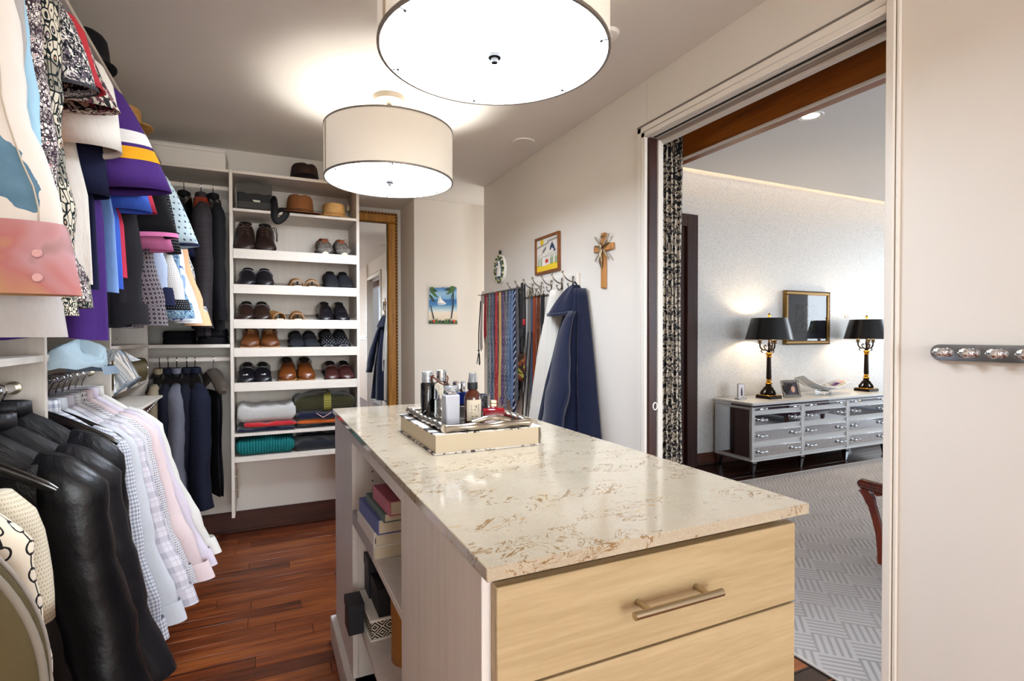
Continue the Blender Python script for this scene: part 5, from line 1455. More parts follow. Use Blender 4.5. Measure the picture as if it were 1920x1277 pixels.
for k, y in enumerate(TY):
    ln = .42 if k == 0 else .32 if k == 1 else .80 + .05 * sin(k * 2.1)
    t = thing('necktie', TL[k], 'tie', (WX - .058, y, 1.592), 0, 'neckties on the rack')
    mt = tiemat(k); w0 = .019
    for sg, L_, nm in ((-1, ln, 'blade'), (1, ln * .88, 'tail')):
        def fn(i, j):
            s_ = j / 13.0; w = (w0 + (.030 - w0) * s_ ** 1.5) * (1 if nm == 'blade' else .75)
            tip = 1.0
            u = -1 + i / 2.0
            z = -L_ * s_ - (.030 * (1 - abs(u)) if j == 13 else 0)
            return (sg * (.010 + .006 * s_) + .003 * sin(s_ * 6 + k) + .0025 * (1 - u * u) * sg, w * u + .004 * sin(s_ * 5 + k * 1.3), z)
        MB().grid(fn, 5, 14, False, lambda i, j: ((i - 2) * .012, -j / 13.0 * L_)).build(nm, mt, t, sharp=0)
    MB().grid(lambda i, j: (-.010 + .020 * (1 - cos(pi * i / 6)) / 2, w0 * (-1 + j), .0065 * sin(pi * i / 6) + .001), 7, 3, False, lambda i, j: (j * .012, i * .01)).build('knot_fold', mt, t, sharp=0)
st_ = thing('strap', 'thin black strap with a split loop end hanging beyond the ties', 'strap', (WX - .05, 3.99, 1.55))
MB().tube(smooth([(.0, 0, .0), (-.005, .005, -.12), (-.004, .03, -.25), (0, .045, -.40)]), .011, 8, flat=.25, up=(0, 1, 0)).build('band', M['matblack'], st_, sharp=0)
MB().tube(smooth([(0, .045, -.40), (0, .025, -.44), (0, .018, -.50), (0, .028, -.515), (0, .038, -.49), (0, .045, -.42), (0, .066, -.46), (0, .085, -.51)]), .0035, 6).build('loop', M['matblack'], st_, sharp=0)
MB().ball((0, .045, -.40), .009, 10, 7).build('slider', M['darkmetal'], st_)
# black lanyard with patterned pouch
ly = thing('lanyard', 'broad black lanyard with a red and yellow printed pouch', 'lanyard', (1.555, 3.13, 1.62))
MB().tube(smooth([(0, .03, .0), (0, .032, -.15), (0, .028, -.32), (0, .03, -.46)]), .020, 8, flat=.14, up=(0, 1, 0)).build('band', M['matblack'], ly, sharp=0)
MB().tube(smooth([(.008, .01, -.01), (.008, 0, -.2), (.006, .01, -.38), (0, .03, -.46)]), .012, 8, flat=.16, up=(0, 1, 0)).build('band', M['matblack'], ly, sharp=0)
B(-.012, .012, .006, .05, -.36, -.30, .004).build('clip', M['matblack'], ly)
B(-.006, .006, -.005, .012, -.28, -.24, .002).build('tag', plain('red_tag', '#b3202c', .6), ly, 'small red tag')
MB().grid(lambda i, j: (.016 * sin(2 * pi * i / 24), .030 + .047 * math.copysign(abs(cos(2 * pi * i / 24)) ** .5, cos(2 * pi * i / 24)), -.47 - .175 * j / 6), 24, 7, True, lambda i, j: (i * .008, j * .025), True, True).build('pouch', floral('pouch_print', '#7a3a2a', '#8f8a34', '#2b2014', 22.0, .5), ly, sharp=0)
# belts
def belt(label, y, mat, L_, w, x=1.572, z=1.555, edge=None, buckle=None):
    t = thing('belt', label, 'belt', (x, y, z), 0, 'belts on the coat hooks')
    def fn(i, j):
        s_ = j / 15.0; u = (-1, 1)[i % 2]
        return ((.0, .0, .004, .004)[i] , (-w, w, w, -w)[i] + .006 * sin(s_ * 3), -.03 - L_ * s_)
    MB().grid(fn, 4, 16, True, lambda i, j: (i % 4 * w, -j / 15.0 * L_), True, True).build('strap', mat, t)
    if edge:
        MB().tube([(-.002, w * .55 + .006 * sin(j / 15.0 * 3), -.03 - L_ * j / 15.0) for j in range(16)], .0035, 4).build('stripe', edge, t)
    bk = MB().tube([(-.002 + .003 * sin(a), w * 1.15 * cos(a), .0 + .026 * sin(a) - .012) for a in [k * 2 * pi / 16 for k in range(17)]], .0032, 6)
    bk.tube([(-.003, 0, .014), (-.004, 0, -.034)], .0024, 5)
    bk.build('buckle', buckle or nick, t)
    return t
blt = {k: cloth('belt_' + k, c, .5) for k, c in dict(slate='#3c4a60', brown='#7a3216', grey='#6e6a66', black='#17161a', cream='#cfc6b8').items()}
belt('cream webbing belt with a dark stripe', 3.17, blt['cream'], .80, .016, edge=blt['black'])
belt('grey leather belt beside the cream webbing belt', 3.10, blt['grey'], .82, .014)
belt('slate blue belt between grey and brown ones', 3.055, blt['slate'], .78, .014)
belt('red brown leather belt', 3.00, blt['brown'], .84, .019, x=1.562)
belt('woven brown belt with pale flecks', 2.935, tribal('woven_belt', 120, 110, ['#7a3a1c', '#3d1a0c', '#c08a5a', '#8a4a26', '#d9b58a'], .25), .50, .019, x=1.556)
belt('black tapering belt hung beside the white robe', 2.865, blt['black'], .30, .022, x=1.548)

def robe(name, label, cat, y0, ztop, H, mat, cl, cr_, depth, seed, yc=0.0, pw=.8, kf=7, top_w=.030, x0=1.633, fa=1.0):
    """cloth hanging from one hook against the wall: half cone with folds; cl / cr_ = half widths towards +y / -y at the hem"""
    r = random.Random(seed); ph = [r.random() * 6 for _ in range(6)]
    t = thing(name, label, cat, (x0, y0, ztop))
    NU, NV = 72, 30
    def fn(i, j):
        s_ = j / (NV - 1.0); a = 2 * pi * i / NU
        e = s_ ** pw
        wl_ = top_w + (cl - top_w) * e; wr_ = top_w + (cr_ - top_w) * e
        d = .055 + (depth - .055) * s_ ** .7
        c, s2 = cos(a), sin(a)
        w = wl_ if c > 0 else wr_
        yy = w * math.copysign(abs(c) ** .85, c)
        f = .5 + .5 * s2 if s2 > 0 else 0
        xx = -(.012 + d * max(0, s2) ** .7) if s2 > 0 else -.004
        fold = (.016 * sin(kf * c + ph[0] + s_ * 1.2) + .012 * sin(kf * 1.9 * c + ph[1] - s_ * 2) + .006 * sin(kf * 3.1 * c + ph[2])) * min(1, s_ * 2.0 + .12) * fa
        if s2 > 0: xx -= fold * s2 ** .5
        return (xx, yy + yc * s_, -H * s_ + .012 * sin(c * 6 + ph[3]) * s_)
    MB().grid(fn, NU, NV, True, lambda i, j: (i * .012, -j / (NV - 1.0) * H), True, False).build('body', mat, t, sharp=0)
    return t, fn
waf = stripes('white_waffle_cotton', '#ded8cd', '#c9c2b6', .008, .35, False)
rw, rwf = robe('bathrobe', 'white waffle bathrobe hanging behind the navy one', 'robe', 2.79, 1.545, 1.15, waf, .36, .16, .12, 5, .02, .75, 6)
MB().tube([(-.05, .0, .03), (-.055, .0, .0), (-.04, .0, -.03)], .006, 6).build('hanging_loop', waf, rw)
for q in (.24, .29):
    MB().tube([(-.085 - .04 * j / 9, q + .006 * j - .02, -.25 - .098 * j) for j in range(10)], .005, 6).build('piping', M['matblack'], rw, 'dark piping')
flc = cloth('navy_fleece', '#181d33', .95, .14, .1, .3, crease=.006)
nr, nrf = robe('bathrobe', 'navy hooded fleece bathrobe on the hook nearest the door', 'robe', 2.535, 1.535, 1.16, flc, .50, .235, .17, 9, 0.0, .85, 8, fa=1.9)
def hd(i, j):
    s_ = j / 12.0; u = i / 24.0; a = pi * u
    z = .020 - .165 * s_ ** 1.1 - .020 * sin(a) * s_
    w = .020 + .115 * s_ ** .8
    return (-.030 - (.030 + .115 * s_ ** .75) * sin(a) ** .8 * (1 if j < 11 else .90) + .006 * sin(u * 17 + s_ * 3), .02 + .085 * s_ + w * -cos(a), z + (.012 if j == 12 else 0))
MB().grid(hd, 25, 13).build('hood', flc, nr, sharp=0)
MB().tube([Vector(hd(i, 11)) + Vector((-.003, 0, .002)) for i in range(25)], .009, 8).build('hood_hem', flc, nr, sharp=0)
MB().tube([(-.04, .0, .01), (-.06, .0, .035), (-.075, 0, .02), (-.06, 0, -.01)], .006, 6).build('hanging_loop', flc, nr)
def sl(i, j):
    s_ = j / 19.0; a = 2 * pi * i / 28
    r_ = (.030 + .060 * min(1, s_ * 1.6) - .012 * max(0, s_ - .75) / .25) * (1 + .08 * sin(s_ * 23 + a * 2) * s_)
    return (-.095 - .155 * s_ ** .7 + .55 * r_ * sin(a), -.030 - .05 * s_ + r_ * cos(a) + .01 * sin(s_ * 8), -.13 - .66 * s_)
MB().grid(sl, 28, 20, True, lambda i, j: (i * .015, j * .035), True, False).build('sleeve', flc, nr, sharp=0)
# ---------------------------------------------------------------- right wall: pictures
ov = thing('wall_plaque', 'oval plaque of a white robed figure in a flower wreath, black bead on top', 'plaque', (WX, 3.69, 1.772))
MB().lathe([(1.0, 0), (1.0, .014), (.96, .018), (0, .018)], 40, (0, 0, 0), .092, .106).xf(Matrix.Rotation(radians(-90), 4, 'Y') @ Matrix.Rotation(radians(90), 4, 'Z')).build('base', M['white'], ov)
MB().lathe([(1.0, .018), (1.0, .0195), (0, .0195)], 36, (0, 0, 0), .062, .080).xf(Matrix.Rotation(radians(-90), 4, 'Y') @ Matrix.Rotation(radians(90), 4, 'Z')).build('niche', plain('teal_niche', '#4f6a72', .5), ov)
wrm = [plain('wreath_green', '#5d6b3a', .6), plain('wreath_cream', '#d9d2a8', .6), plain('wreath_dark', '#3a3d26', .6)]
for mi in range(3):
    b = MB()
    for k in range(34):
        if (k * 7) % 3 != mi: continue
        a = 2 * pi * k / 34; rr = 1 + .06 * sin(k * 2.7)
        b.ball((-.023, .078 * rr * cos(a), .093 * rr * sin(a)), (.008, .0095, .0095), 8, 6)
    o = b.build('wreath', wrm[mi], ov); 
fig = MB().ball((-.022, 0, .050), (.010, .012, .014), 12, 8)
fig.grid(lambda i, j: (-.018 - (.006 + .014 * sin(pi * .5 * j / 8)) * max(0, sin(pi * i / 14)), (.012 + .030 * (j / 8.0) ** .7 - .006 * max(0, j - 5)) * -cos(pi * i / 14), .044 - .100 * j / 8), 15, 9)
fig.tube([(-.034, .016, .01), (-.040, 0, .018), (-.034, -.016, .01)], .006, 8)
fig.build('figure', plain('white_glaze', '#e9e3dc', .3), ov, sharp=0)
MB().ball((-.012, 0, .126), (.010, .013, .017), 10, 8).build('bead', M['matblack'], ov, 'black bead')
fr = thing('framed_drawing', "child's drawing of a jumping fish, sun and yellow sand in a brown frame", 'picture', (WX, 2.962, 1.786), 0)
fr.rotation_euler = (radians(-.5), 0, 0)
fm = wood('brown_frame_wood', '#5c3315', '#7b471e', '#93592a', 'y', 2.0, .4, rnd=False)
w_, h_ = .156, .119
for a0, a1, b0, b1 in ((-w_, w_, h_ - .016, h_), (-w_, w_, -h_, -h_ + .016), (-w_, -w_ + .016, -h_ + .016, h_ - .016), (w_ - .016, w_, -h_ + .016, h_ - .016)):
    B(-.018, 0, a0, a1, b0, b1, .002).build('frame_side', fm, fr)
B(-.008, -.002, -w_ + .016, w_ - .016, -h_ + .016, h_ - .016, .0005).build('paper', plain('drawing_paper', '#dfd8ce', .7), fr)
def flat(parent, name, pts, mat, x=-.0083):   # pts in (y to the photo's right is -y, z)
    return MB().poly([(x, -a, b) for a, b in pts], (-.0006, 0, 0)).build(name, mat, parent)
yel = plain('crayon_yellow', '#e3bf2a', .7); crn = plain('crayon_red', '#c23a2c', .7); crk = plain('crayon_black', '#2c2e33', .7); cgn = plain('crayon_green', '#5b7a3a', .7); cgy = plain('crayon_grey', '#8d8c8a', .7); cnv = plain('crayon_navy', '#2d3f5c', .7)
flat(fr, 'yellow_sand', [(-.139, -.102), (.139, -.102), (.139, -.066), (.10, -.060), (.03, -.064), (-.05, -.070), (-.139, -.060)], yel)
flat(fr, 'sun', [(-.070 + .022 * cos(k * pi / 8) * (1.25 if k % 2 else .85), .085 + .020 * sin(k * pi / 8) * (1.2 if k % 2 else .85)) for k in range(16)], yel)
flat(fr, 'leaping_fish', [(.03, .02), (.038, .045), (.055, .062), (.066, .072), (.070, .060), (.086, .046), (.098, .020), (.112, .004), (.094, .010), (.086, .002), (.084, .016), (.07, .030), (.054, .032), (.046, .022)], cnv)
flat(fr, 'red_fish', [(-.03, -.040), (-.012, -.026), (.006, -.034), (.016, -.028), (.012, -.044), (.016, -.056), (.002, -.050), (-.016, -.058)], crn)
sb = MB(); rr_ = random.Random(8)
def scr(b, x0, z0, x1, z1, n, am, wd_, x=-.0087):
    b.tube([(x, -(x0 + (x1 - x0) * k / n), z0 + (z1 - z0) * k / n + (am if k % 2 else -am)) for k in range(n + 1)], wd_, 4)
scr(sb, -.135, .055, .02, .070, 22, .006, .0010); scr(sb, .0, .080, .135, .085, 20, .007, .0010)
scr(sb, -.10, -.02, .13, .02, 6, .004, .0009); scr(sb, -.125, -.01, -.02, .03, 5, .006, .0009); scr(sb, -.02, -.015, .125, -.005, 9, .005, .0009); scr(sb, -.06, .02, -.015, .045, 9, .010, .0012)
sb.build('pencil_strokes', crk, fr)
sb = MB()
for x0 in (-.12, -.085, .04, .06, .10, .12):
    for k in range(3): scr(sb, x0 + k * .006, -.066, x0 + k * .009 - .004, -.026 + .008 * k, 4, .003, .0014)
sb.build('green_weeds', cgn, fr)['kind'] = 'stuff'
cr = thing('crucifix', 'wooden crucifix with a bronze figure and rays on the wall beside the door', 'crucifix', (WX, 2.347, 1.735))
oak = wood('honey_wood', '#8a5a2c', '#a8733c', '#bd8a4e', 'z', 2.0, .45, rnd=False)
B(-.018, 0, -.017, .017, -.212, .078, .003).build('upright', oak, cr)
B(-.0165, -.0005, -.086, .086, -.017, .017, .003).build('crossbar', oak, cr)
brz = plain('aged_bronze', '#7d6a52', .35, .8)
rb = MB()
for a in (45, 135, 225, 315):
    c, s_ = cos(radians(a)), sin(radians(a)); L_ = .088
    rb.poly([(-.019, .012 * c - .004 * s_, .012 * s_ + .004 * c), (-.019, L_ * c - .006 * s_, L_ * s_ + .006 * c), (-.019, L_ * 1.05 * c, L_ * 1.05 * s_), (-.019, L_ * c + .006 * s_, L_ * s_ - .006 * c), (-.019, .012 * c + .004 * s_, .012 * s_ - .004 * c)], (-.003, 0, 0))
rb.build('rays', plain('pale_metal_rays', '#b3a896', .35, .7), cr)
def skin_body():
    me = bpy.data.meshes.new('figure')
    V = [(-.026, 0, -.048), (-.027, 0, -.030), (-.027, 0, -.012), (-.028, 0, .006), (-.030, .004, .020), (-.031, .006, .030),
         (-.026, .018, .006), (-.022, .044, .014), (-.021, .068, .018), (-.026, -.018, .006), (-.022, -.044, .014), (-.021, -.068, .018),
         (-.030, .006, -.066), (-.026, .003, -.092), (-.024, .001, -.106), (-.030, -.005, -.066), (-.026, -.002, -.092), (-.025, .0, -.108)]
    E_ = [(0, 1), (1, 2), (2, 3), (3, 4), (4, 5), (3, 6), (6, 7), (7, 8), (3, 9), (9, 10), (10, 11), (0, 12), (12, 13), (13, 14), (0, 15), (15, 16), (16, 17)]
    me.from_pydata(V, E_, [])
    o = bpy.data.objects.new('figure', me); C.objects.link(o); o.parent = cr
    md = o.modifiers.new('skin', 'SKIN'); o.modifiers.new('sub', 'SUBSURF').levels = 1
    o.modifiers['sub'].render_levels = 1
    R = [.010, .0085, .010, .0095, .006, .0095, .0055, .004, .0035, .0055, .004, .0035, .0075, .005, .004, .0075, .005, .004]
    for v, r in zip(me.skin_vertices[0].data, R): v.radius = (r, r)
    me.skin_vertices[0].data[0].use_root = True
    me.materials.append(brz)
    return o
skin_body()
MB().poly([(-.020, -.012, .052), (-.020, .012, .052), (-.020, .012, .064), (-.020, -.012, .064)], (-.002, 0, 0)).build('title_plate', brz, cr)
# beach picture on the alcove's back wall
pc = thing('painting', 'unframed slightly curled painting of a beach with a sailing boat and palms', 'painting', (1.478, 4.62, 1.538))
sea = lambda: None
def seamat():
    g = G('painted_beach'); u, v, uv = g.uv()
    n = g.noise(g.vec(u * 1.0, v * 6.0, 0.0), 14.0, 3.0)
    c = g.ramp(v * 2.9 + (n - .5) * .10, [(0.0, L('#3d5a34')), (.06, L('#6b7a52')), (.12, L('#dccbb4')), (.30, L('#e3d6c4')), (.36, L('#b9cfd2')), (.50, L('#3f7fae')), (.62, L('#2b5f9c')), (.66, L('#6f9fc4')), (.80, L('#8fb3cc')), (.90, L('#4d7fae')), (1.0, L('#3d6f9f'))])
    return g.fin(c, .5)
cvm = seamat()
wq, hq = .125, .163
def cvf(i, j):
    u = i / 12.0; v = j / 10.0
    return (-wq + 2 * wq * u - .010 * (1 - v) * (1 - 2 * u) , -.004 - .010 * (1 - cos((v - .4) * 3)) * .8 - .006 * u * u, -hq + 2 * hq * v + .014 * (u - .5) * (v - .0))
MB().grid(cvf, 13, 11, False, lambda i, j: (i / 12.0 * .25, j / 10.0 * .326)).build('sheet', cvm, pc, sharp=0)
def pq(name, pts, mat, off=.0022):
    P = []
    for a, b in pts:
        u, v = a, b
        p = (-wq + 2 * wq * u - .010 * (1 - v) * (1 - 2 * u), -.004 - .010 * (1 - cos((v - .4) * 3)) * .8 - .006 * u * u - off, -hq + 2 * hq * v + .014 * (u - .5) * v)
        P.append(p)
    n = len(P); b_ = MB()
    b_.add(P + [(sum(p[0] for p in P) / n, sum(p[1] for p in P) / n - .0003, sum(p[2] for p in P) / n)], [(k, (k + 1) % n, n) for k in range(n)])
    return b_.build(name, mat, pc)
wht = plain('painted_white', '#ece8e2', .6); drk = plain('painted_trunk', '#23242e', .6); frd = plain('painted_palm', '#44652e', .6); frd2 = plain('painted_palm_dark', '#27402a', .6); flr = plain('painted_flower', '#c4432a', .6)
pq('sail', [(.37, .575), (.38, .80), (.44, .68), (.62, .565)], wht); pq('sail', [(.30, .575), (.36, .76), (.365, .575)], wht); pq('hull', [(.30, .555), (.34, .535), (.56, .535), (.62, .56)], wht)
pq('trunk', [(.86, .90), (.89, .90), (.89, .5), (.80, .14), (.76, .14), (.84, .5)], drk); pq('trunk', [(.04, .52), (.07, .52), (.20, .14), (.15, .14)], drk)
fb_ = MB()
for k, (x0, z0, x1, z1, wd_) in enumerate([(.02, .96, .30, .90, .05), (.02, .92, .34, .72, .05), (.0, .80, .22, .60, .06), (.01, .99, .20, .97, .05), (.9, .97, .52, .93, .05), (.92, .95, .58, .80, .05), (.9, .93, .76, .62, .045), (.95, .99, .70, .99, .05)]):
    pq('palm_frond', [(x0, z0 - wd_ * .5), (x0, z0 + wd_ * .5), ((x0 + x1) / 2, (z0 + z1) / 2 + wd_), (x1, z1), ((x0 + x1) / 2, (z0 + z1) / 2 - wd_)], frd if k % 2 else frd2, .0026 + .0002 * k)
for k in range(9):
    a = .05 + k * .11; hh_ = .10 + .06 * sin(k * 2.3) ** 2
    pq('leaf', [(a - .05, .03), (a - .03, hh_), (a, hh_ * .7), (a + .03, hh_ * 1.1), (a + .05, .03)], (frd2, drk, frd)[k % 3], .0030 + .0002 * k)
for a in (.18, .88): pq('flower', [(a + .055 * cos(q * pi / 5) * (1 if q % 2 else .7), .075 + .045 * sin(q * pi / 5) * (1 if q % 2 else .7)) for q in range(10)], flr, .0052)
MB().ball((.0, -.006, hq + .004), .004, 8, 6).build('nail', M['darkmetal'], pc)
# tall gilt mirror in the alcove
gm = thing('wall_mirror', 'tall mirror in a broad gilt frame with a beaded rope edge', 'mirror', (.87, 5.12, 1.30))
gil = wood('gilt_leaf', '#7d4f16', '#ad7424', '#c8933c', 'z', 2.0, .35, rnd=False)
mw, mh = .305, 1.125
for a0, a1, b0, b1 in ((-mw, mw, mh - .085, mh), (-mw, mw, -mh, -mh + .085), (-mw, -mw + .085, -mh + .085, mh - .085), (mw - .085, mw, -mh + .085, mh - .085)):
    B(a0, a1, -.032, -.002, b0, b1, .010).build('frame_side', gil, gm)
drope = plain('rope_edge', '#6b4213', .4, .4); pearl = plain('rope_bead', '#c9a56a', .35, .5)
for a0, b0, a1, b1 in ((-mw + .004, mh - .004, mw - .004, mh - .004), (mw - .004, mh - .004, mw - .004, -mh + .004), (-mw + .004, -mh + .004, -mw + .004, mh - .004)):
    MB().tube([(a0, -.034, b0), (a1, -.034, b1)], .010, 8).build('rope_edge', drope, gm)
pb_ = MB()
for k in range(72): pb_.ball((mw - .004, -.044, mh - .02 - k * .031), (.005, .004, .008), 6, 5)
for k in range(19): pb_.ball((-mw + .02 + k * .031, -.044, mh - .004), (.008, .004, .005), 6, 5)
o = pb_.build('rope_beads', pearl, gm); o['kind'] = 'stuff'
for a0, a1, b0, b1 in ((-mw + .085, mw - .085, mh - .095, mh - .085), (mw - .095, mw - .085, -mh + .085, mh - .095)):
    B(a0, a1, -.026, -.006, b0, b1, .002).build('inner_lip', plain('dark_gilt', '#5a3a12', .4, .3), gm)
B(-mw + .086, mw - .086, -.012, -.008, -mh + .086, mh - .086, .0003).build('mirror_glass', M['mirror'], gm)
# chrome knob rail by the door
ck = thing('knob_rail', 'polished chrome rail with turned knobs on the wall beside the door', 'hook rail', (WX, .47, 1.231))
pl_ = [(-.022 if 0 else 0, .352 * 0, 0)]
P = [(.0, .355 - .021 + .021 * cos(a), .021 * sin(a)) for a in [-pi / 2 + k * pi / 8 for k in range(9)]] + [(.0, -.355 + .021 - .021 * cos(a), .021 * sin(a)) for a in [pi / 2 - k * pi / 8 for k in range(9)]]
MB().poly(P, (-.012, 0, 0)).build('plate', M['chrome'], ck)
MB().poly([(-.0119, p[1] * .985, p[2] * .78) for p in P], (-.003, 0, 0)).build('plate_face', M['chrome'], ck)
for k in range(6):
    y = .794 - .0572 * k - .47
    MB().lathe([(.010, 0), (.011, .004), (.007, .010), (.0065, .016), (.011, .020), (.0115, .024), (.008, .028), (.010, .031), (.0125, .037), (.0115, .044), (.006, .049), (0, .0505)], 20).xf(Matrix.Diagonal((1, 1, .66, 1))).xf(Matrix.Translation((-.0145, y, 0)) @ Matrix.Rotation(radians(-90), 4, 'Y')).build('knob', M['chrome'], ck)
for y, z in ((.70, 1.455), (.62, 1.62)):
    pass
# ---------------------------------------------------------------- bedroom beyond the opening
rg = B(1.91, 8.2, -1.5, 3.33, -.0005, .010, .003).build('rug', M['rug']); tag(rg, 'big grey woven rug with a maze pattern on the bedroom floor', 'rug')
MB().tube([(1.912 - 1.91 + 1.91, -1.49, .006), (1.912, 3.328, .006), (8.19, 3.328, .006)], .006, 6).build('binding', plain('rug_binding', '#d6d0c8', .9), rg, 'pale bound edge')
# curtain
cu = thing('curtain', 'bunched black and cream damask curtain beside the opening', 'curtain', (1.80, 2.16, 0))
dam = damask('damask_cloth')
def cf_(i, j):
    s_ = i / 90.0; z = .02 + 2.36 * j / 16.0
    ph = s_ * 2 * pi * 4.5
    pin = 1 - .35 * max(0, (z - 2.2) / .2)
    return (-.050 + .134 * s_ * (1 - .12 * (1 - pin)) + .012 * sin(ph * 2 + .6) + .004 * sin(z * 2 + ph * .3), -.112 - .022 * sin(ph) * pin * (1 - .3 * s_) + .006 * sin(z * 3 + s_ * 4), z)
MB().grid(cf_, 91, 17, False, lambda i, j: (i * .0068, j * .1475)).build('drape', dam, cu, sharp=0)
MB().tube([(-.02, -.14, 2.40), (.06, .25, 2.40)], .012, 10).build('rod', M['bronze'], cu)
for k in range(6): MB().tube([(-.02 + .08 * k / 5.0 + .016 * cos(a), -.12 + .34 * k / 5.0, 2.395 + .018 * sin(a)) for a in [q * pi / 6 for q in range(13)]], .003, 5).build('ring', M['bronze'], cu)

# mirrored dresser
DX0, DX1, DY0, DY1, DZ = 4.03, 6.06, 3.46, 3.90, .652
sil = plain('silver_leaf_paint', '#d3d2d0', .35, .35)
smir = plain('antique_mirror', '#c9ccd2', .03, 1.0)
ds = thing('dresser', 'long mirrored dresser with silver trim and twelve drawers against the bedroom wall', 'dresser', (DX0, DY0, 0))
W_, D_ = DX1 - DX0, DY1 - DY0
def DB(x0, x1, y0, y1, z0, z1, nm, mt=None, b=.003, par=None, lab=None): return B(x0, x1, y0, y1, z0, z1, b).build(nm, mt or sil, par or ds, lab)
DB(-.012, W_ + .012, -.015, D_, .628, DZ, 'top')
DB(.002, W_ - .002, .005, D_, .608, .628, 'top_moulding', smir)
DB(.0, W_, .012, D_, .128, .608, 'carcass')
DB(-.004, .001, .025, D_ - .025, .150, .590, 'side_mirror', smir, .001)
DB(W_ - .001, W_ + .004, .025, D_ - .025, .150, .590, 'side_mirror', smir, .001)
DB(-.006, W_ + .006, -.004, D_, .113, .130, 'base_moulding')
for x in (.0, W_ / 3, 2 * W_ / 3, W_):
    DB(max(-.004, x - .016), min(W_ + .004, x + .016), -.004, .014, .128, .61, 'stile')
RZ = [(.578, .610), (.436, .550), (.290, .402), (.145, .256)]
for c_ in range(3):
    x0 = c_ * W_ / 3 + .020; x1 = (c_ + 1) * W_ / 3 - .020
    for z0, z1 in RZ:
        dr = DB(x0, x1, -.002, .012, z0, z1, 'drawer', sil, .002)
        DB(x0 + .012, x1 - .012, -.005, -.001, z0 + (.010 if z1 - z0 > .05 else .004), z1 - (.010 if z1 - z0 > .05 else .004), 'mirror_front', smir, .0015, dr)
        for xx in (x0 + .095, x1 - .095):
            zc = (z0 + z1) / 2; kb = MB(); sz = 1.0 if z1 - z0 > .05 else .62
            kb.tube([(xx, -.004, zc), (xx, -.022, zc)], .005, 8)
            for sg in (-1, 1):
                kb.tube([(xx + sg * .004, -.024, zc), (xx + sg * .022, -.026, zc), (xx + sg * .042, -.026, zc), (xx + sg * .050, -.026, zc)], [.006 * sz, .008 * sz, .017 * sz, .010 * sz], 8)
            kb.build('bow_knob', M['chrome'], dr, 'glass bow shaped knob')
    if c_ < 2: pass
for x in (.03, W_ / 3, 2 * W_ / 3, W_ - .03):
    for y in (.02, D_ - .03):
        if 0.1 < x < W_ - .1 and y > .1: continue
        MB().lathe([(.014, 0), (.018, .01), (.038, .115)], 4).xf(Matrix.Translation((x, y, 0)) @ Matrix.Rotation(pi / 4, 4, 'Z')).build('leg', smir, ds)

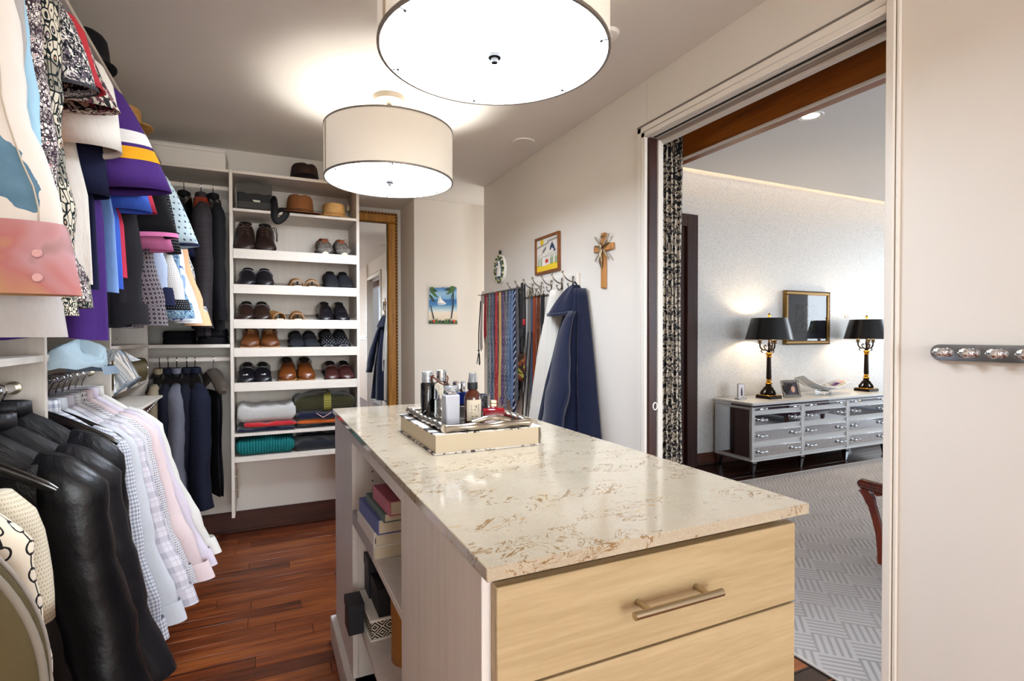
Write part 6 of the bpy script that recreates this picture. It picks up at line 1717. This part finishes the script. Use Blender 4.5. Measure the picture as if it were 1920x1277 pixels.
# table lamps
def table_lamp(label, x, y):
    t = thing('table_lamp', label, 'lamp', (x, y, DZ), 0, 'candelabra table lamps')
    gd, bz = M['gold'], M['bronze']
    B(-.085, .085, -.085, .085, 0, .028, .004).build('plinth', bz, t)
    B(-.080, .080, -.080, .080, .028, .036, .003).build('plinth_band', gd, t)
    b = MB()
    for k in range(3):
        a = k * 2 * pi / 3 + .5; c, s_ = cos(a), sin(a)
        b.tube(smooth([(.062 * c, .062 * s_, .036), (.068 * c, .068 * s_, .055), (.045 * c, .045 * s_, .085), (.024 * c, .024 * s_, .10), (.016 * c, .016 * s_, .14)]), .013, 8)
        b.ball((.062 * c, .062 * s_, .050), (.018, .018, .016), 8, 6).ball((.036 * c, .036 * s_, .10), .014, 8, 6)
    b.lathe([(.05, .036), (.03, .06), (.02, .10), (.022, .145)], 16).build('tripod_base', bz, t, sharp=0)
    MB().lathe([(.030, .140), (.034, .146), (.026, .154), (.022, .170), (.030, .176), (.024, .182)], 20).build('collar', gd, t)
    MB().lathe([(.021, .182), (.0245, .20), (.020, .40)], 20).build('column', bz, t)
    MB().lathe([(.022, .398), (.030, .404), (.022, .412), (.026, .430), (.034, .438), (.030, .444), (.014, .450)], 20).build('capital', gd, t)
    for k in range(4):
        a = k * pi / 2 + .35 if k < 3 else 0
        if k < 3:
            a = k * 2 * pi / 3 + .3; c, s_ = cos(a), sin(a)
            P = smooth([(0, 0, .445), (.022 * c, .022 * s_, .47), (.055 * c, .055 * s_, .475), (.078 * c, .078 * s_, .50), (.082 * c, .082 * s_, .535)])
            ab = MB().tube(P, .0075, 7)
            ab.tube(smooth([(.03 * c, .03 * s_, .475), (.045 * c, .045 * s_, .505), (.033 * c, .033 * s_, .52), (.025 * c, .025 * s_, .505)]), .005, 6).tube(smooth([(.055 * c, .055 * s_, .48), (.07 * c, .07 * s_, .46), (.055 * c, .055 * s_, .447)]), .005, 6)
            cx, cy, z0 = .082 * c, .082 * s_, .535
        else:
            ab = MB().lathe([(.012, .445), (.008, .50), (.014, .52), (.008, .555), (.010, .575)], 12); cx, cy, z0 = 0, 0, .575
        ab.lathe([(.010, z0), (.026, z0 + .006), (.012, z0 + .012), (.020, z0 + .030), (.022, z0 + .034)], 14, (cx, cy, 0))
        ar = ab.build('arm', bz, t, sharp=0)
        MB().lathe([(.012, z0 + .03), (.012, z0 + .095), (0, z0 + .097)], 14, (cx, cy, 0)).build('candle_sleeve', plain('ivory_sleeve', '#e8dcc0', .5, emit=L('#ffe2b0'), es=.25), ar)
    so = MB().lathe([(.218, .575), (.162, .785)], 56, cap=False).build('lamp_shade', plain('black_shade', '#0e0d0e', .32, coat=.3), t)
    MB().lathe([(.214, .577), (.159, .783)], 56, cap=False).build('shade_lining', plain('gold_lining', '#e8d9b8', .5), t)
    MB().lathe([(.219, .573), (.220, .576), (.214, .576)], 56, cap=False).build('shade_rim', gd, t)
    MB().lathe([(.006, .60), (.006, .80), (.014, .803), (.016, .812), (.010, .820), (.006, .832), (0, .836)], 14).build('finial', gd, t)
    for k in range(3):
        a = k * 2 * pi / 3
        MB().tube([(0, 0, .782), (.160 * cos(a), .160 * sin(a), .782)], .003, 5).build('spider', gd, t)
    lo = light('POINT', 'lamp_bulb', (0, 0, 0), 13.0, (1.0, .82, .58), .04); lo.parent = t; lo.location = (0, 0, .69)
    return t
table_lamp('black shaded candelabra lamp at the near end of the dresser beside the photo frame', 4.50, 3.67)
table_lamp('black shaded candelabra lamp at the far end of the dresser beside the glass bowl', 6.03, 3.67)

# framed print
fp = thing('framed_print', 'framed print on a navy mat in a gilt and black frame above the dresser', 'picture', (5.38, 3.93, 1.455))
w_, h_ = .357, .290
gf = plain('antique_gold_frame', '#8a6a36', .35, .7); bf_ = plain('frame_bead', '#3a2f22', .4, .4)
for a0, a1, b0, b1 in ((-w_, w_, h_ - .042, h_), (-w_, w_, -h_, -h_ + .042), (-w_, -w_ + .042, -h_ + .042, h_ - .042), (w_ - .042, w_, -h_ + .042, h_ - .042)):
    B(a0, a1, -.040, -.001, b0, b1, .006).build('frame_side', gf, fp)
bb = MB()
for k in range(36):
    for zz in (h_ - .008, -h_ + .008): bb.ball((-w_ + .01 + k * .0198, -.042, zz), .0065, 6, 5)
for k in range(29):
    for xx in (-w_ + .008, w_ - .008): bb.ball((xx, -.042, -h_ + .01 + k * .0198), .0065, 6, 5)
o = bb.build('beading', bf_, fp); o['kind'] = 'stuff'
B(-w_ + .042, w_ - .042, -.020, -.010, -h_ + .042, h_ - .042, .0005).build('mat', plain('navy_mat', '#171a2c', .6), fp)
def etch():
    g = G('grey_etching'); x, y, z, p = g.obj()
    n = g.noise(p, 16.0, 5.0, .65, .5)
    c = g.ramp(n + (z * -.6), [(.36, L('#20221f')), (.48, L('#6b6f68')), (.58, L('#c4c7be'))])
    return g.fin(c, .6)
B(-.190, .150, -.0225, -.019, -.165, .150, .0005).build('print_paper', plain('print_paper', '#d5cfc2', .7), fp)
B(-.155, .115, -.0232, -.0222, -.115, .125, .0001).build('etching', etch(), fp)
B(-w_ + .042, w_ - .042, -.030, -.028, -h_ + .042, h_ - .042, .0003).build('glazing', M['glass'], fp)
# small frames
ac = thing('photo_stand', 'small clear acrylic stand with a standing figure photo at the end of the dresser', 'photo frame', (4.20, 3.74, DZ + .0005), .15)
B(-.055, .055, -.006, .006, 0, .150, .003).build('acrylic_block', plain('acrylic', '#f0eef2', .03, trans=.7, ior=1.4), ac)
B(-.060, .060, -.03, .03, 0, .012, .002).build('foot', plain('acrylic_foot', '#e8e6ea', .05, trans=.5, ior=1.4), ac)
B(-.042, .042, -.0075, -.0065, .02, .138, .0002).build('photo', plain('photo_pale', '#d9d6db', .4), ac)
MB().poly([(-.010, -.0078, .03), (.018, -.0078, .03), (.014, -.0078, .075), (.010, -.0078, .10), (.002, -.0078, .118), (-.008, -.0078, .10), (-.014, -.0078, .07)], (0, -.0004, 0)).build('pictured_person', plain('photo_dark', '#37333c', .5), ac)
pf = thing('framed_photo', 'silver photo frame with two smiling faces leaning beside the near lamp', 'photo frame', (4.745, 3.60, DZ + .0008), -.12)
T_ = Matrix.Rotation(radians(-14), 4, 'X')
def PB(x0, x1, y0, y1, z0, z1, nm, mt, b=.002): return B(x0, x1, y0, y1, z0, z1, b).xf(T_).build(nm, mt, pf)
for a0, a1, b0, b1 in ((-.11, .11, .148, .175), (-.11, .11, .002, .028), (-.11, -.084, .028, .148), (.084, .11, .028, .148)): PB(a0, a1, -.010, .004, b0, b1, 'frame_side', M['silver'])
PB(-.084, .084, -.004, .002, .028, .148, 'photo', plain('photo_ground', '#3a2c3e', .4), .0003)
fc = plain('photo_face', '#c99a80', .5); 
for x, z, nm in ((-.03, .088, 'pictured_face'), (.026, .082, 'pictured_face')):
    MB().ball((x, -.0045, z), (.024, .0018, .034), 16, 9).xf(T_).build(nm, fc, pf)
    MB().ball((x - .002, -.004, z + .028), (.026, .0015, .020), 14, 7).xf(T_).build('pictured_hair', plain('photo_hair', '#2a1c17', .5), pf)
B(-.03, .03, .0, .006, 0, .15, .002).xf(Matrix.Translation((-.06, .02, 0)) @ Matrix.Rotation(radians(20), 4, 'X')).build('easel_back', M['matblack'], pf)
# glass wave bowl
gw = thing('glass_bowl', 'wavy art glass bowl with purple, red and sage panels on the dresser', 'bowl', (5.33, 3.68, DZ + .0006), 0)
def wave(i, j):
    u = -1 + 2 * i / 40.0; v = j / 10.0
    x = .385 * u; z = .030 + .165 * abs(u) ** 1.7 * (1.0 if u < 0 else .82 - .30 * max(0, u - .72) / .28)
    dd = .12 * (1 - .55 * abs(u))
    return (x, -dd + 2 * dd * v, z + .05 * (v - .5) ** 2 * 4 * (1 - abs(u)) + .03 * (v - .5) * u)
MB().grid(wave, 41, 11).build('bowl', plain('clear_art_glass', '#e6ecec', .04, trans=.65, ior=1.3), gw, sharp=0)
def panel(u0, u1, v0, v1, mt, nm):
    MB().grid(lambda i, j: tuple(Vector(wave(20 + 20 * (u0 + (u1 - u0) * i / 10.0), 10 * (v0 + (v1 - v0) * j / 6.0 + .10 * sin(pi * i / 10.0)))) + Vector((0, -.002, .003))), 11, 7).build(nm, mt, gw, nm.replace('_', ' '), sharp=0)
pur, sag, red_, wht_ = plain('purple_glass', '#5a2478', .08, coat=.5), plain('sage_glass', '#8f9a7c', .1, coat=.5), plain('rose_glass', '#b8324a', .08, coat=.5), plain('opal_line', '#e8e2e8', .2)
panel(.10, .52, .45, .85, sag, 'sage_panel'); panel(.38, .72, .40, .70, pur, 'purple_panel'); panel(.70, .88, .35, .62, red_, 'red_panel'); panel(.45, .95, .02, .32, sag, 'sage_panel'); panel(.12, .45, .05, .25, pur, 'purple_panel')
for uu in ((.36, .40), (.68, .71), (.42, .45)):
    panel(uu[0], uu[1], .05, .88, wht_, 'white_line')
MB().tube([wave(i, 0) for i in range(41)], .005, 6).tube([wave(i, 10) for i in range(41)], .005, 6).build('rim', wht_, gw, sharp=0)
B(-.065, .065, -.05, .05, 0, .034, .004).build('foot', M['glass'], gw)
# wall plate, stool, bench seen in the mirrors
wp = thing('wall_plate', 'tiny white sensor plate on the bedroom wall beside the far lamp', 'wall plate', (6.09, 3.93, 1.49))
B(-.035, .035, -.010, 0, -.022, .022, .003).build('plate', M['white'], wp); MB().ball((.0, -.011, 0), .006, 8, 6).build('eye', M['darkmetal'], wp)
bn_ = thing('bench', 'red brown wooden bench with a grey seat half hidden by the door jamb', 'bench', (3.10, 1.79, .010), 0)
uq = Vector((-.10, -.995, 0)); vq = Vector((.995, -.10, 0))
def ax(a, b, z): p = uq * a + vq * b; return (p.x, p.y, z)
for a, b, sa, sb_ in ((0, .0, 1, 1), (1.05, .0, -1, 1), (0, .46, 1, -1), (1.05, .46, -1, -1)):
    MB().tube(smooth([ax(a + .0 * sa, b, 0), ax(a - .004 * sa, b - .006 * sb_, .055), ax(a - .018 * sa, b - .012 * sb_, .20), ax(a - .050 * sa, b - .03 * sb_, .34), ax(a - .075 * sa, b - .05 * sb_, .405)]), [.026] * 5 + [.021] * 5 + [.024] * 5 + [.030] * 5 + [.036], 4, up=(0, 0, 1)).build('leg', M['redwood'], bn_)
for b in (-.05, .51):
    MB().tube([ax(-.10, b, .425), ax(-.085, b, .427), ax(1.13, b, .427), ax(1.15, b, .425)], [.020, .030, .030, .020], 12).build('rail', M['redwood'], bn_)
for a in (.0, 1.05):
    MB().tube([ax(a, -.05, .40), ax(a, .51, .40)], .022, 8).build('stretcher', M['redwood'], bn_)
b = MB()
b.add([ax(.02, -.01, .335), ax(1.04, -.01, .335), ax(1.04, .47, .335), ax(.02, .47, .335), ax(.03, .0, .405), ax(1.03, .0, .405), ax(1.03, .46, .405), ax(.03, .46, .405)], [(3, 2, 1, 0), (4, 5, 6, 7), (0, 1, 5, 4), (1, 2, 6, 5), (2, 3, 7, 6), (3, 0, 4, 7)])
b.build('seat_pad', dots('grey_tweed_pad', '#8d8f90', '#55585a', .012, .3), bn_)
pu = cloth('aubergine_velvet', '#3a1c2c', .8, .1, .2, .6)
sf = thing('sofa', 'dark aubergine sofa reflected in the mirrored drawers', 'sofa', (7.0, 1.0, .010), radians(90))
B(-.9, .9, -.45, .45, .12, .42, .05).build('seat', pu, sf); B(-.9, .9, -.45, -.25, .42, .85, .06).build('backrest', pu, sf)
for sx in (-1, 1):
    B(sx * .9 - (.2 if sx > 0 else 0), sx * .9 + (.2 if sx < 0 else 0), -.45, .45, .42, .62, .05).build('arm', pu, sf)
    for sy in (-1, 1): MB().lathe([(.02, 0), (.035, .12)], 10, (sx * .8, sy * .38, 0)).build('leg', M['darkwood'], sf)
